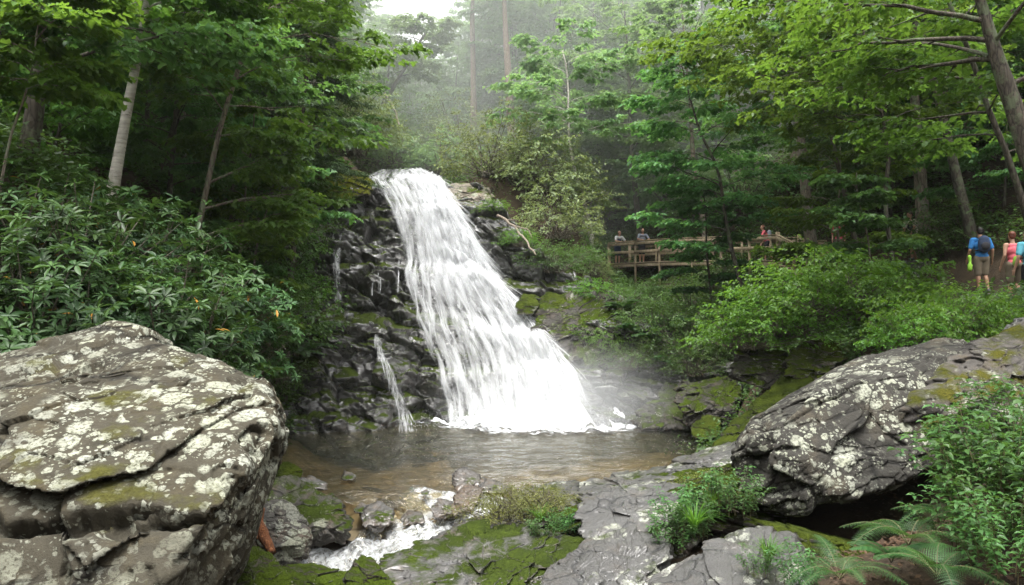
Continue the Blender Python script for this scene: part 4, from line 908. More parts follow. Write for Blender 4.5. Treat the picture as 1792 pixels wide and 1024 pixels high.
put('leafy_plant_a',hbA,[
 (1705,840,8.2,.95,'broad-leaved plant growing at the edge of the dark boulder'),(1760,780,8.6,.95,'broad-leaved plant on the mossy slab, highest of the corner plants'),
 (1700,900,7.2,.95,'broad-leaved plant above the lacy ferns'),(1780,860,7.4,1.0,'broad-leaved plant at the photo edge, level with the boulder foot'),
 (1780,960,6.5,.8,'broad-leaved plant at the photo edge over the brown litter'),
 (1230,905,9.6,.62,'leafy plant growing in the gap beside the dark boulder overhang'),(1185,915,9.2,.55,'leafy plant in the cleft of the angular grey block'),
 (1165,965,8.8,.55,'leafy plant hanging low beside the layered rock'),(1270,880,9.6,.6,'leafy plant touching the dark underside of the boulder'),
 (1330,1005,7.2,.36,'small sprig on the pale mossy rock at the bottom edge'),
 (950,945,9.7,.42,'little plant on the moss tuft in front of the long ledge')],'plant','leafy_plant')
put('leafy_plant_b',hbB,[
 (1760,900,7.0,1.0,'tall leafy plant in the crowded corner'),(1725,880,7.7,.9,'tall leafy plant spreading in front of the boulder side'),
 (1800,800,8.6,.85,'tall leafy plant at the photo edge on the mossy slab'),(1760,1010,6.0,.62,'leafy plant with red stalks in the bottom corner'),
 (1290,900,9.1,.5,'leafy plant rooted below the boulder overhang'),(1210,945,9.0,.5,'leafy plant in the mossy cleft above the grass tuft'),
 (1690,965,6.8,.6,'leafy plant between the lacy ferns and the brown litter'),
 (1400,1030,6.9,.38,'leafy sprig beside the bottom-edge fern'),
 (985,935,10.0,.32,'tiny plant on the ledge next to the moss tuft')],'plant','leafy_plant')
put('grass_tuft',lambda:grasstuft(171),[
 (1215,930,8.8,1.3,'grass tuft spilling from the cleft under the leafy plants'),(1345,985,7.3,.9,'grass tuft on the moss of the pale rock'),
 (945,915,10.2,.9,'grass tuft in the moss beside the long ledge'),(1245,890,9.4,1.0,'grass tuft tucked beside the boulder overhang')],'grass','grass_tuft')
mtuft=lambda:bush(181,M['moss'],.50,.15,700,9,.024,.010,0,.6,.85)
put('moss_tuft',mtuft,[(890,905,10.9,1.0,'ragged moss tuft at the near end of the long ledge'),(935,890,10.8,.95,'ragged moss tuft on the edge of the long ledge above the little plant'),
 (1260,865,10.6,.9,'ragged moss tuft between the ledge and the dark boulder')],'moss','moss_tuft')
# ================================================================ trees
def tree(seed,H,r0,lean=(0,0),lo=.35,spread=3.2,nb=20,leaf='maple',bark='bark',L=.13,W=.095,k=10,kind=2,style='broad',bend=.3,branches=None,tw=5,subs=7,flat=.28,fork=0,top=1.0):
    g=np.random.default_rng(seed); mb=MB(); lb=LB(); n=22; L*=1.4; W*=1.4; k=max(5,int(k*.8)) if style=='broad' else k; s=np.linspace(0,1,n)
    wob=np.stack([fbm(np.stack([s*2.2,0*s+seed,0*s],1),3,seed),fbm(np.stack([s*2.2,0*s+seed+5,0*s],1),3,seed+1),0*s],1)*bend*s[:,None]
    T=np.stack([lean[0]*s,lean[1]*s,H*s-.4*(1-s)],1)+wob
    rad=r0*(1-.80*s)+r0*.55*np.exp(-s*H/.45)+r0*.06*fbm(np.stack([s*9,0*s,0*s+seed],1),2,seed)
    mb.tube(T,rad,10)
    if fork:
        a=g.uniform(0,6.28); b=np.array([math.cos(a),math.sin(a),0]); i0=int(n*.45); ss=np.linspace(0,1,10)[:,None]
        Fp=T[i0]+b*ss*H*.22+np.array([lean[0],lean[1],H])*ss*.42; mb.tube(Fp,np.linspace(rad[i0]*.75,.02,10),8)
    A=[];B=[]
    def at_h(t): return np.array([np.interp(t,s,T[:,c]) for c in range(3)])
    def grow(st,d,ln,rise,droop,r):
        q=np.linspace(0,1,9)[:,None]; P=st+d*ln*q+np.array([0,0,1.])*(rise*ln*q-droop*ln*q*q)+g.normal(0,.02*ln,(9,3))*q
        mb.tube(P,np.linspace(r,.006,9),5,False)
        for j in range(subs):
            u=.22+.78*(j+g.random())/subs; b=np.array([np.interp(u,q[:,0],P[:,c]) for c in range(3)])
            sd=1 if j%2 else -1; an=math.atan2(d[1],d[0])+sd*g.uniform(.5,1.15)*(1 if u<.93 else .2); l2=ln*g.uniform(.28,.5)*(1.15-.65*u)+.25
            dd=np.array([math.cos(an),math.sin(an),g.uniform(-.12,.16) if style!='hem' else -.12]); e=b+dd*l2-np.array([0,0,.12*l2])
            mb.tube(np.stack([b,(b+e)/2+[0,0,.04*l2],e]),[.4*r*(1-.6*u)+.004,.006,.003],4,False)
            for m in range(tw):
                f=.15+.85*(m+g.random())/tw; c=b+(e-b)*f; a2=an+(1 if m%2 else -1)*g.uniform(.3,1.0); l3=g.uniform(.25,.5)*(.5+.5*l2)
                A.append(c); B.append(c+np.array([math.cos(a2),math.sin(a2),g.uniform(-.25,.05)])*l3)
            A.append(b+(e-b)*.4);B.append(e)
    if branches:
        for (t,dx,dy,dz,r) in branches:
            v=np.array([dx,dy,0.]); ln=np.linalg.norm(v); grow(at_h(t),v/ln,ln,dz/ln+.18,.18,r)
    for i in range(nb):
        t=lo+(top-.03-lo)*(i+g.random()*.8)/nb; h=(t-lo)/(1-lo)
        az=i*2.399+g.uniform(-.4,.4)
        if style=='broad': ln=spread*(.55+.6*math.sin(math.pi*min(1,h*.85+.18)))*g.uniform(.6,1.1)*(1 if h<.9 else .6); rise=g.uniform(.15,.6)+.5*h; dr=.25+.2*g.random()
        elif style=='hem': ln=spread*(1.0-.80*h)*g.uniform(.7,1.1)+.3; rise=.12; dr=.42
        else: ln=spread*(.5+.5*math.sin(math.pi*min(1,h+.1)))*g.uniform(.6,1.1); rise=g.uniform(.0,.3); dr=.1
        grow(at_h(t),np.array([math.cos(az),math.sin(az),0]),ln,rise,dr,max(.012,np.interp(t,s,rad)*.38))
    A=np.array(A);B=np.array(B)
    if style=='hem': 
        sprays(lb,A,B,g,k,L,W,.35,0,.05,.1)
    else: sprays(lb,A,B,g,k,L,W,flat,kind,.07,.2)
    return mb.build('trunk',M[bark],True),lb.build('crown',M[leaf])
def tree_at(name,cat,label,loc,seed,group=None,rz=0,**kw):
    me=tree(seed,**kw); r=thing(name,label,cat,loc,rz,group)
    obj('trunk',me[0],r); obj('crown',me[1],r); return r
def trunk_px(b,t,Y,Y2=None):
    """foot and the direction of a trunk seen from pixel b to pixel t"""
    p=at(b[0],b[1],Y); q=at(t[0],t[1],Y2 or Y); return p,q-p
def lean_tree(name,cat,label,b,t,Y,dia,seed,up=1.0,**kw):
    p,d=trunk_px(b,t,Y); d=d*up; z=gz(p[0],p[1]); drop=max(0,p[2]-z); f=(d[2]+drop)/d[2]   # carry the foot down to the soil
    p=p-d*(drop/d[2]); d=d*f
    return tree_at(name,cat,label,p,seed,H=float(d[2]),lean=(float(d[0]),float(d[1])),r0=dia/2/FPX*Y,**kw)
# left bank
lean_tree('birch_tree','tree','pale grey birch trunk leaning over the rhododendrons',(205,268),(258,-20),14,30,201,1.7,lo=.70,spread=2.4,nb=12,leaf='maple',bark='birch',bend=.10,L=.11,W=.085)
lean_tree('broadleaf_tree','tree','slim brown trunk leaning towards the waterfall with layered green sprays',(345,385),(440,-10),16,17,202,1.35,lo=.56,spread=2.6,nb=20,leaf='maple',bend=.25,L=.12,W=.09,
  branches=[(.36,1.7,.5,.5,.03),(.42,2.0,.8,.4,.03),(.47,1.4,.3,.6,.03)])
lean_tree('broadleaf_tree','tree','thick mossy dark trunk in the upper corner',(48,232),(98,-20),12,38,203,1.6,lo=.40,spread=3.0,nb=14,leaf='forest',bark='bark_dark',bend=.12,branches=[(.5,.9,-.8,.1,.04)])
lean_tree('broadleaf_tree','tree','thin black trunk behind the slim brown one',(338,110),(382,-20),19,13,204,1.8,lo=.15,spread=2.8,nb=16,leaf='forest',bark='bark_dark',bend=.2)
lean_tree('hemlock_tree','tree','dark hemlock with drooping boughs over the misty gap',(522,300),(545,-10),25,19,205,1.25,lo=.55,spread=1.7,nb=34,leaf='hemlock',bark='bark_dark',style='hem',L=.10,W=.030,k=26,bend=.15,subs=8,tw=5)
lean_tree('sapling','tree','leafy sapling in front of the hemlock, over the cliff corner',(425,420),(445,170),21,8,206,1.0,lo=.25,spread=1.2,nb=16,leaf='maple_lit',bend=.25,L=.11,W=.08)
lean_tree('sapling','tree','dark sapling between the birch and the corner trunk',(85,330),(105,60),15.5,9,207,1.0,lo=.2,spread=1.2,nb=15,leaf='maple',bark='bark_dark',bend=.25,L=.105,W=.075)
lean_tree('sapling','tree','bright-leaved sapling hanging over the top of the corner trunk',(20,260),(110,-40),10.5,7,208,1.0,lo=.6,spread=1.0,nb=12,leaf='maple_lit',bend=.25,L=.10,W=.075)
lean_tree('sapling','tree','sapling overhanging the cliff with pale leaf sprays',(455,440),(495,225),22,7,209,1.0,lo=.3,spread=.75,nb=14,leaf='maple_lit',bend=.25,L=.11,W=.08)
# the misty head of the valley
lean_tree('broadleaf_tree','tree','forked leaning tree at the edge of the white sky gap',(652,210),(742,60),46,13,211,1.15,lo=.6,spread=2.2,nb=14,leaf='misty',bark='bark_dark',fork=1,L=.18,W=.13)
lean_tree('pine_tree','tree','straight pine closest to the white sky gap',(829,225),(826,-60),50,14,212,1.3,lo=.70,spread=2.2,nb=14,leaf='pine',bark='bark_red',style='pine',L=.30,W=.035,k=16,kind=0,flat=1.0,bend=.15)
lean_tree('pine_tree','tree','taller reddish pine beside the straight pine, over the olive shrubs',(897,245),(884,-60),46,16,213,1.5,lo=.66,spread=2.5,nb=15,leaf='pine',bark='bark_red',style='pine',L=.30,W=.035,k=16,kind=0,flat=1.0,bend=.2)
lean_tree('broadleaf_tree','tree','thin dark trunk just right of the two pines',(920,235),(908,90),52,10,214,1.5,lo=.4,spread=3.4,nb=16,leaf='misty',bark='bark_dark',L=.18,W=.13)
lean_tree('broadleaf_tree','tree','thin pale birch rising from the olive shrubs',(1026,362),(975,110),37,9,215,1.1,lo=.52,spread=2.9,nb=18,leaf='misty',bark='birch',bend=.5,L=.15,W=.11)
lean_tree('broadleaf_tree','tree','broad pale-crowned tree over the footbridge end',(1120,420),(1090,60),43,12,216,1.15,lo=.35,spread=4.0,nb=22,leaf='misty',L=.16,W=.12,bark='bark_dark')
# right slope
lean_tree('broadleaf_tree','tree','slender crooked tree in front of the footbridge with layered pale sprays',(1312,560),(1205,110),27,10,221,1.05,lo=.42,spread=2.7,nb=24,leaf='forest',bark='bark_dark',bend=.5,L=.13,W=.10,
  branches=[(.33,-2.0,-.8,.3,.03),(.40,-2.6,-.4,.5,.03),(.55,-2.6,-.6,.6,.03),(.62,-2.4,.3,.4,.03)])
lean_tree('broadleaf_tree','tree','pale trunk behind the layered sprays above the footbridge',(1232,400),(1205,130),38,12,222,1.5,lo=.5,spread=3.4,nb=18,leaf='misty',bark='bark',L=.16,W=.12)
lean_tree('broadleaf_tree','tree','straight grey-brown trunk above the stair of the footbridge',(1405,300),(1380,120),30,24,223,2.2,lo=.45,spread=3.8,nb=18,leaf='forest',bark='bark',L=.14,W=.11)
lean_tree('sapling','tree','small bright sapling with tiered leaves above the stair rail',(1472,420),(1466,255),24,8,224,1.0,lo=.22,spread=1.8,nb=14,leaf='maple_lit',bark='bark',bend=.15,L=.12,W=.09,
  branches=[(.45,-2.0,-.6,.2,.02),(.6,-1.6,-.8,.3,.02),(.5,1.1,-.5,.2,.02)])
lean_tree('broadleaf_tree','tree','paired trunk farther up the right slope, the straighter of the two',(1606,235),(1592,20),27,25,225,1.7,lo=.62,spread=3.6,nb=18,leaf='forest',bark='bark',L=.14,W=.105)
lean_tree('broadleaf_tree','tree','paired trunk farther up the right slope, the more slanted of the two',(1662,250),(1588,-20),23.5,22,226,1.6,lo=.62,spread=3.4,nb=18,leaf='maple',bark='bark_dark',L=.13,W=.10)
lean_tree('broadleaf_tree','tree','big mottled trunk leaning in from the right photo edge',(1835,350),(1708,-20),13,48,227,1.5,lo=.55,spread=3.0,nb=10,leaf='maple_lit',bark='bark_dark',bend=.08,L=.11,W=.085,
  branches=[(.66,-2.6,1.6,.3,.05),(.62,-1.5,2.6,.3,.05),(.70,-3.4,.6,.5,.05)])
lean_tree('broadleaf_tree','tree','thin curved trunk between the slanted pair and the big mottled trunk',(1765,260),(1668,-20),15.5,17,228,1.5,lo=.42,spread=2.8,nb=14,leaf='maple',bark='bark_dark',bend=.3,L=.115,W=.09,
  branches=[(.6,-2.4,.6,.0,.03),(.52,-1.9,1.5,-.1,.03)])
lean_tree('broadleaf_tree','tree','dark crooked tree whose limbs cross the lit foliage',(1556,410),(1512,110),21,11,229,1.4,lo=.62,spread=2.8,nb=18,leaf='maple_lit',bark='bark_dark',bend=.6,L=.12,W=.095,
  branches=[(.6,-3.2,-.4,.7,.03),(.7,-3.4,-.8,.6,.03),(.66,-2.4,-1.8,.3,.03)])
lean_tree('broadleaf_tree','tree','yellow-green crowned tree arching over the middle of the right slope',(1480,330),(1400,20),24,12,230,1.25,lo=.62,spread=3.6,nb=22,leaf='maple_lit',bark='bark_dark',bend=.5,L=.13,W=.10,
  branches=[(.66,-3.4,-1.0,.2,.03),(.74,-3.8,-.4,.3,.03),(.62,-2.8,-1.6,.0,.03)])
lean_tree('sapling','tree','thin sapling between the hikers and the bright bank',(1520,470),(1515,300),20,6,231,1.0,lo=.3,spread=.9,nb=14,leaf='forest',bark='bark',bend=.2,L=.11,W=.085)
lean_tree('sapling','tree','leafy sapling screening the middle of the footbridge',(1245,520),(1225,330),29,7,232,1.0,lo=.3,spread=1.3,nb=16,leaf='forest',bark='bark_dark',bend=.2,L=.12,W=.10)
lean_tree('sapling','tree','shaded sapling under the big mottled trunk',(1760,400),(1745,180),24,7,233,1.0,lo=.3,spread=2.0,nb=15,leaf='forest',bark='bark_dark',bend=.3,L=.11,W=.085)
# the forest behind: four kinds, copied over the slopes
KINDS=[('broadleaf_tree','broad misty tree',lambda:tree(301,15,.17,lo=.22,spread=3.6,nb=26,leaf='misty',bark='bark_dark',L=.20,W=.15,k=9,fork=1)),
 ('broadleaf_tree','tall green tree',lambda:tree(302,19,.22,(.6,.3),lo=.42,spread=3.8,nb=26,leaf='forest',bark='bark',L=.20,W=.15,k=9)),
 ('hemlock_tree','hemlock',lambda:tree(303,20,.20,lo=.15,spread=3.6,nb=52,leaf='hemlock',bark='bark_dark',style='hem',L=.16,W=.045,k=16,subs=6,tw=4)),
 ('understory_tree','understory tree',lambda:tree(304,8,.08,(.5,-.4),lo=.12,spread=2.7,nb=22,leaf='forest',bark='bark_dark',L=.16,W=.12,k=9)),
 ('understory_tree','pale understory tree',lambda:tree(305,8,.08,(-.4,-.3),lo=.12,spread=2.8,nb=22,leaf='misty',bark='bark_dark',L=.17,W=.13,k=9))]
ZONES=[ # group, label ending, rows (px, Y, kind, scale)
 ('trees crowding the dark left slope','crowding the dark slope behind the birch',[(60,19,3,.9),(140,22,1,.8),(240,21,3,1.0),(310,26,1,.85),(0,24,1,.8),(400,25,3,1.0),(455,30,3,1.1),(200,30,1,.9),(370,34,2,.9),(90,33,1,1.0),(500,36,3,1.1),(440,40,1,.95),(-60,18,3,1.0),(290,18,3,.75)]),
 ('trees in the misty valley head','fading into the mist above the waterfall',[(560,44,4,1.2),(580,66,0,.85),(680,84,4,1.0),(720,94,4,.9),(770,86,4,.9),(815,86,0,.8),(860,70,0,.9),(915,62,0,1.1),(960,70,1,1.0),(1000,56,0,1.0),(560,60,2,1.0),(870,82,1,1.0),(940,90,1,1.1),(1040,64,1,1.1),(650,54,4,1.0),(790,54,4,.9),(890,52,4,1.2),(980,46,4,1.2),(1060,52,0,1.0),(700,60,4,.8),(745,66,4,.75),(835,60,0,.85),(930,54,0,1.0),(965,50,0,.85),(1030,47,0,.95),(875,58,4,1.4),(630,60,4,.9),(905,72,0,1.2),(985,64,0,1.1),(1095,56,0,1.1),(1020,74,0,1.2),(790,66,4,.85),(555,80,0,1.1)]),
 ('trees on the slope behind the footbridge','on the slope behind the footbridge',[(1060,47,4,1.1),(1120,54,0,1.1),(1170,50,3,1.0),(1230,50,0,1.1),(1280,47,3,1.0),(1340,46,1,1.0),(1180,64,2,1.1),(1260,60,0,1.2),(1410,44,3,1.0),(1140,78,1,1.2),(1240,76,1,1.2)]),
 ('trees on the dark right slope','on the dark slope above the hikers',[(1450,36,3,1.1),(1520,32,3,1.0),(1650,30,3,1.1),(1720,34,1,.9),(1800,31,3,1.1),(1500,44,1,1.0),(1640,42,2,1.0),(1860,24,3,1.0),(1720,29,3,.9),(1560,30,3,.8),(1430,50,2,1.0),(1830,27,3,.8),(1640,30,3,.75)])]
PK={}
r=random.Random(17)
for grp,end,rows in ZONES:
    for px,Y,k,sc in rows:
        nm,kn,mk=KINDS[k]; p=on(px,Y,-.1); lab=f'{kn} {end}'; gg=f'{kn}s among the {grp}'
        if k not in PK:
            me=mk(); t0=thing(nm,lab,'tree',p,r.uniform(0,6.28),gg,sc); obj('trunk',me[0],t0); obj('crown',me[1],t0); PK[k]=t0
        else: copytree(PK[k],p,r.uniform(0,6.28),(sc*r.uniform(.9,1.1),sc*r.uniform(.9,1.1),sc*r.uniform(.85,1.15)),lab,gg)
# ground cover nobody could count: low leaves over the soil of both banks
g=np.random.default_rng(77); n=26000
X=np.concatenate([g.uniform(-16,-6.3,n),g.uniform(4.6,22,n),g.uniform(-12,14,n//2)]); Y=np.concatenate([g.uniform(7,34,n),g.uniform(13.5,46,n),g.uniform(34,70,n//2)])
keep=~((np.abs(X-12)<1.6)&(Y<26)); X,Y=X[keep],Y[keep]
cl=fbm(np.stack([X*.8,Y*.8,0*X],1),3,88)>-.35; X,Y=X[cl],Y[cl]
Z=ground(X,Y); k=7; P=np.stack([X,Y,Z],1); P=np.repeat(P,k,0)+g.normal(0,.16,(len(X)*k,3)); P[:,2]+=np.abs(g.normal(0,.18,len(P)))+.05
sl=g.uniform(.8,1.3,len(P)); D=g.normal(0,1,(len(P),3))*[1,1,.3]; N=np.array([0,-.25,1])+g.normal(0,.35,(len(P),3))
V,F=leafarr(P,D,N,.12*sl,.07*sl,.12,.2,0)
tag(obj('undergrowth',mesh('undergrowth',V,F,M['bush'])),'low leafy ground cover on both wooded banks','undergrowth',kind='stuff')

# brown leaf litter on the damp soil under the ferns
g=np.random.default_rng(78); n=5000; X=np.concatenate([g.uniform(1.5,6.5,n),g.uniform(4.5,9,n//2)]); Y=np.concatenate([g.uniform(4.2,9.5,n),g.uniform(9,12,n//2)])
P=np.stack([X,Y,ground(X,Y)+.03+g.random(len(X))*.05],1); sl=g.uniform(.6,1.3,len(P)); D=g.normal(0,1,(len(P),3))*[1,1,.25]; N=np.array([0,0,1])+g.normal(0,.3,(len(P),3))
M['litter']=m_leaf('dead_leaves',(.055,.034,.020),(.105,.062,.034),(.035,.023,.015),rough=.7,trans=.1,spec=.2)
V,F=leafarr(P,D,N,.062*sl,.036*sl,.2,-.1,0)
tag(obj('leaf_litter',mesh('leaf_litter',V,F,M['litter'])),'brown dead leaves on the soil under the ferns','leaf litter',kind='stuff')
# ================================================================ footbridge
def m_wood():
    t=NT('weathered_wood'); p=t.co('Object'); n=t.noise(t.map(p,(1,1,.35)),9,6,.6); f=t.noise(p,2.2,4)
    c=t.mix(t.ramp(n,[(.3,0),(.7,1)]),(.21,.155,.10),(.38,.30,.205)); c=t.mix(t.ramp(f,[(.45,0),(.7,.6)]),c,(.20,.19,.11))
    return t.done(t.bsdf(c,.8,.25,t.bump(n,.5,.01)))
M['wood']=m_wood()
fb=thing('footbridge','weathered wooden footbridge with post rails and a short stair, among the trees','footbridge',at(1070,462,41.5))
fb0=np.array(fb.location)
def fbpart(name,mb): return obj(name,mb.build(name,M['wood']),fb)
pts=[at(1066,462,41.5),at(1112,460,40.2),at(1154,458,38.9),at(1211,457,37.4),at(1262,457,36.0),at(1312,457,34.6),at(1362,457,33.2)]
pts=[p-fb0 for p in pts]
sta=[pts[-1],at(1390,473,32.0)-fb0]; low=[sta[1],at(1413,472,31.4)-fb0,at(1446,471,30.6)-fb0]
gdir=nrmz(pts[-1]-pts[0]); back=np.array([-gdir[1],gdir[0],0]); back/=np.linalg.norm(back)
back=back if back[1]>0 else -back; Wd=1.5
dk=MB(); allp=pts+[low[0]]+low[1:]
def planks(a,b):
    n=max(2,int(np.linalg.norm(b-a)/.16)); d=(b-a)/n
    for i in range(n):
        c=a+d*(i+.5); dk.bar(c-back*.02,c+back*Wd,.045,.14 if False else .04,d)
for a,b in zip(pts[:-1],pts[1:]):
    n=max(2,int(np.linalg.norm(b-a)/.155)); d=(b-a)/n; u=nrmz(np.cross(d,back)); 
    for i in range(n):
        c=a+d*(i+.5); dk.bar(c-back*.06,c+back*(Wd+.06),np.linalg.norm(d)*.93,.04)
for a,b in zip(low[:-1],low[1:]):
    n=max(2,int(np.linalg.norm(b-a)/.155)); d=(b-a)/n
    for i in range(n):
        c=a+d*(i+.5); dk.bar(c-back*.06,c+back*(Wd+.06),np.linalg.norm(d)*.93,.04)
fbpart('deck',dk)
for i in range(4):
    m=MB(); c=sta[0]+(sta[1]-sta[0])*(i+.5)/4-np.array([0,0,.05]); m.bar(c-back*.03,c+back*(Wd+.03),.30,.045); fbpart('stair_tread',m)
for o_ in (0,Wd):
    for seg in (pts,sta,low):
        for a,b in zip(seg[:-1],seg[1:]):
            s_=back*o_
            m=MB(); m.bar(a+s_-[0,0,.14],b+s_-[0,0,.12],.06,.15); fbpart('beam',m)
            for hh,w,h in ((1.10,.15,.045),(.97,.05,.13),(.55,.05,.14)):
                if seg is pts or hh!=.97 or True:
                    m=MB(); off=-back*.0 if hh==1.10 else (-back*.09 if o_==0 else back*.09); m.bar(a+s_+off+[0,0,hh],b+s_+off+[0,0,hh],w,h); fbpart('rail',m)
    for p in pts+low:
        q=p+back*o_; g_=gz(*(q+fb0)[:2])-fb0[2]; m=MB(); big=.15 if (p is pts[-1] or p is pts[0]) else .10
        m.bar([q[0],q[1],min(g_-.2,q[2]-.5)],[q[0],q[1],q[2]+(1.22 if p is pts[-1] or p is low[0] else 1.06)],big,big,(0,1,0)); fbpart('post',m)
# ================================================================ people
M['skin']=m_plain('skin',(.42,.24,.165),.5,.4,.08,30,.002)
M['skin_tan']=m_plain('tanned_skin',(.34,.19,.12),.5,.4,.08,30,.002)
def cloth(name,c): return m_plain(name,c,.85,.2,.18,9,.012)
CL={k:cloth(k+'_cloth',c) for k,c in dict(white=(.55,.55,.56),grey=(.24,.26,.31),navy=(.035,.05,.09),pink=(.62,.13,.16),blue=(.035,.17,.42),teal=(.13,.42,.52),khaki=(.17,.14,.10),black=(.018,.018,.022),cream=(.45,.42,.33),dark=(.03,.03,.035),lime=(.26,.50,.06),royal=(.03,.09,.28)).items()}
HAIR={k:m_plain(k+'_hair',c,.6,.4,.3,60,.004) for k,c in dict(brown=(.045,.025,.014),dark=(.014,.011,.010),red=(.12,.035,.018),grey=(.12,.105,.09)).items()}
M['eye']=m_plain('eye_dark',(.03,.022,.018),.2,.5,.05); M['lip']=m_plain('lips',(.30,.10,.085),.5,.4,.05); M['sole']=m_plain('shoe_grey',(.10,.10,.105),.7)
def rem(o,v,sm_=6):
    a=o.modifiers.new('Remesh','REMESH'); a.mode='VOXEL'; a.voxel_size=v; a.use_smooth_shade=True
    b=o.modifiers.new('Smooth','SMOOTH'); b.factor=.5; b.iterations=sm_
def pt(*a): return np.array(a,float)
def chain(m,P,R_,k=10,n=12):
    P=np.array(P,float); s=np.linspace(0,1,len(P)); ss=np.linspace(0,1,n)
    Q=np.stack([np.interp(ss,s,P[:,c]) for c in range(3)],1); rr=np.interp(ss,s,R_); m.tube(Q,rr,k)
    for p,r in zip(P,R_): m.ball(p,(r,r,r),None,10,8)
def person(label,foot,rz,h=1.75,skin='skin',shirt='white',shorts='khaki',hair='dark',long_hair=False,bald=False,torso=.08,arms=None,legs=None,pack=None,vest=None,voxel=.011,headturn=0.0,headdown=0.0,sleeve=.30,group=None,lady=False):
    """built 1.75 m tall facing +y, then scaled; arms = ((elbow),(hand)) for each side relative to the shoulder; legs = (knee, ankle) relative to the hip"""
    sc=h/1.75; r=thing('person',label,'person',foot,rz,group,sc)
    hip=pt(0,0,.93); ch=hip+pt(0,torso*.6,.30); nk=hip+pt(0,torso,.52); hd=nk+pt(0,.035-headdown*.02,.155-headdown*.02)
    sw=.165 if lady else .19; sh=[nk+pt(s*sw,-.005,-.065) for s in (-1,1)]; hp=[hip+pt(s*.09,0,-.03) for s in (-1,1)]
    arms=arms or [((-.05,-.03,-.29),(-.05,.08,-.53)),((.05,-.03,-.29),(.05,.08,-.53))]
    legs=legs or [((0,.02,-.43),(0,-.02,-.83)),((0,.02,-.43),(0,-.02,-.83))]
    el=[sh[i]+pt(*arms[i][0]) for i in (0,1)]; ha=[sh[i]+pt(*arms[i][1]) for i in (0,1)]; kn=[hp[i]+pt(*legs[i][0]) for i in (0,1)]; an=[hp[i]+pt(*legs[i][1]) for i in (0,1)]
    b=MB()
    # trunk
    for q,rx,ry,rz_ in ((hip,.155,.105,.12),(hip+(ch-hip)*.5,.135,.095,.14),(ch,.165,.11,.15),(nk-pt(0,.005,.09),.16,.085,.075)): b.ball(q,(rx*(.92 if lady else 1),ry,rz_),None,16,12)
    chain(b,[nk-pt(0,0,.06),nk+pt(0,.01,.03),hd-pt(0,.0,.04)],[.065,.055,.055])
    c,s=math.cos(headturn),math.sin(headturn); RT=np.array([[c,-s,0],[s,c,0],[0,0,1]])@np.array([[1,0,0],[0,math.cos(headdown),math.sin(headdown)],[0,-math.sin(headdown),math.cos(headdown)]])
    def H(x,y,z): return hd+RT@pt(x,y,z)
    b.ball(H(0,-.008,.03),(.074,.092,.092),RT,16,12); b.ball(H(0,.022,-.035),(.056,.066,.075),RT,14,10)       # skull and jaw
    chain(b,[H(0,.088,.012),H(0,.106,-.022)],[.010,.016],6,4); b.ball(H(0,.072,-.085),(.024,.02,.018),RT,8,6)  # nose and chin
    for s_ in (-1,1): b.ball(H(s_*.076,-.008,-.005),(.010,.020,.030),RT,8,6)                                   # ears
    for i,s_ in ((0,-1),(1,1)):
        chain(b,[sh[i]+pt(-s_*.03,0,.0),sh[i],(sh[i]*.5+el[i]*.5),el[i]],[.06,.058,.047,.039]); chain(b,[el[i],el[i]*.6+ha[i]*.4,ha[i]],[.039,.037,.026])
        d=nrmz(ha[i]-el[i]); ref=pt(0,1,0) if abs(d[1])<.8 else pt(0,0,-1); a=nrmz(np.cross(d,ref)); f=np.cross(a,d); f=nrmz(f)
        palm=ha[i]+d*.05; b.ball(palm,(1,1,1),(np.stack([d*.055,a*.020,f*.040],1)),12,8)
        for q,(o,L) in enumerate(((-.030,.058),(-.010,.070),(.010,.074),(.029,.066))):
            st=palm+d*.040+f*o; md=st+d*L*.55-a*s_*.006; b.tube(np.stack([st-d*.02,md,md+d*L*.40-a*s_*.022]),[.0105,.0095,.0075],6)
        st=palm-d*.02+f*.034; b.tube(np.stack([st-f*.01,st+f*.022+d*.018,st+f*.030+d*.045]),[.013,.0115,.009],6)
        chain(b,[hp[i]+pt(0,0,.02),hp[i]*.5+kn[i]*.5,kn[i]],[.088,.075,.056]); chain(b,[kn[i],kn[i]*.68+an[i]*.32+pt(0,-.018,0),an[i]*.8+kn[i]*.2,an[i]],[.054,.056,.042,.038]); chain(b,[an[i],an[i]+pt(0,.04,-.045)],[.038,.03],8,4)
    o=obj('body',b.build('body',M[skin],True),r); rem(o,voxel)
    cl=MB()
    for q,rx,ry,rz_ in ((hip+pt(0,0,.02),.172,.125,.11),(hip+(ch-hip)*.5,.155,.118,.15),(ch,.182,.128,.16),(nk-pt(0,.005,.085),.168,.098,.07)): cl.ball(q,(rx*(.92 if lady else 1),ry,rz_),None,18,12)
    for i,s_ in ((0,-1),(1,1)):
        e=sh[i]+(el[i]-sh[i])*(sleeve/.30 if sleeve<=.3 else 1.0)*.72
        if sleeve>0: chain(cl,[sh[i]+pt(-s_*.06,0,.0),sh[i],e],[.075,.073,.064])
    o=obj('shirt',cl.build('shirt',CL[shirt],True),r); rem(o,voxel,5)
    if vest:
        cl=MB()
        for q,rx,ry,rz_ in ((hip+(ch-hip)*.5,.15,.13,.16),(ch,.165,.142,.15)): cl.ball(q,(rx,ry,rz_),None,16,12)
        o=obj('vest',cl.build('vest',CL[vest],True),r); rem(o,voxel,4)
    cl=MB(); cl.ball(hip-pt(0,0,.03),(.178,.128,.12),None,16,12)
    for i in (0,1):
        e=hp[i]+(kn[i]-hp[i])*.93; chain(cl,[hp[i],hp[i]*.5+e*.5,e],[.105,.098,.09])
    o=obj('shorts',cl.build('shorts',CL[shorts],True),r); rem(o,voxel,4)
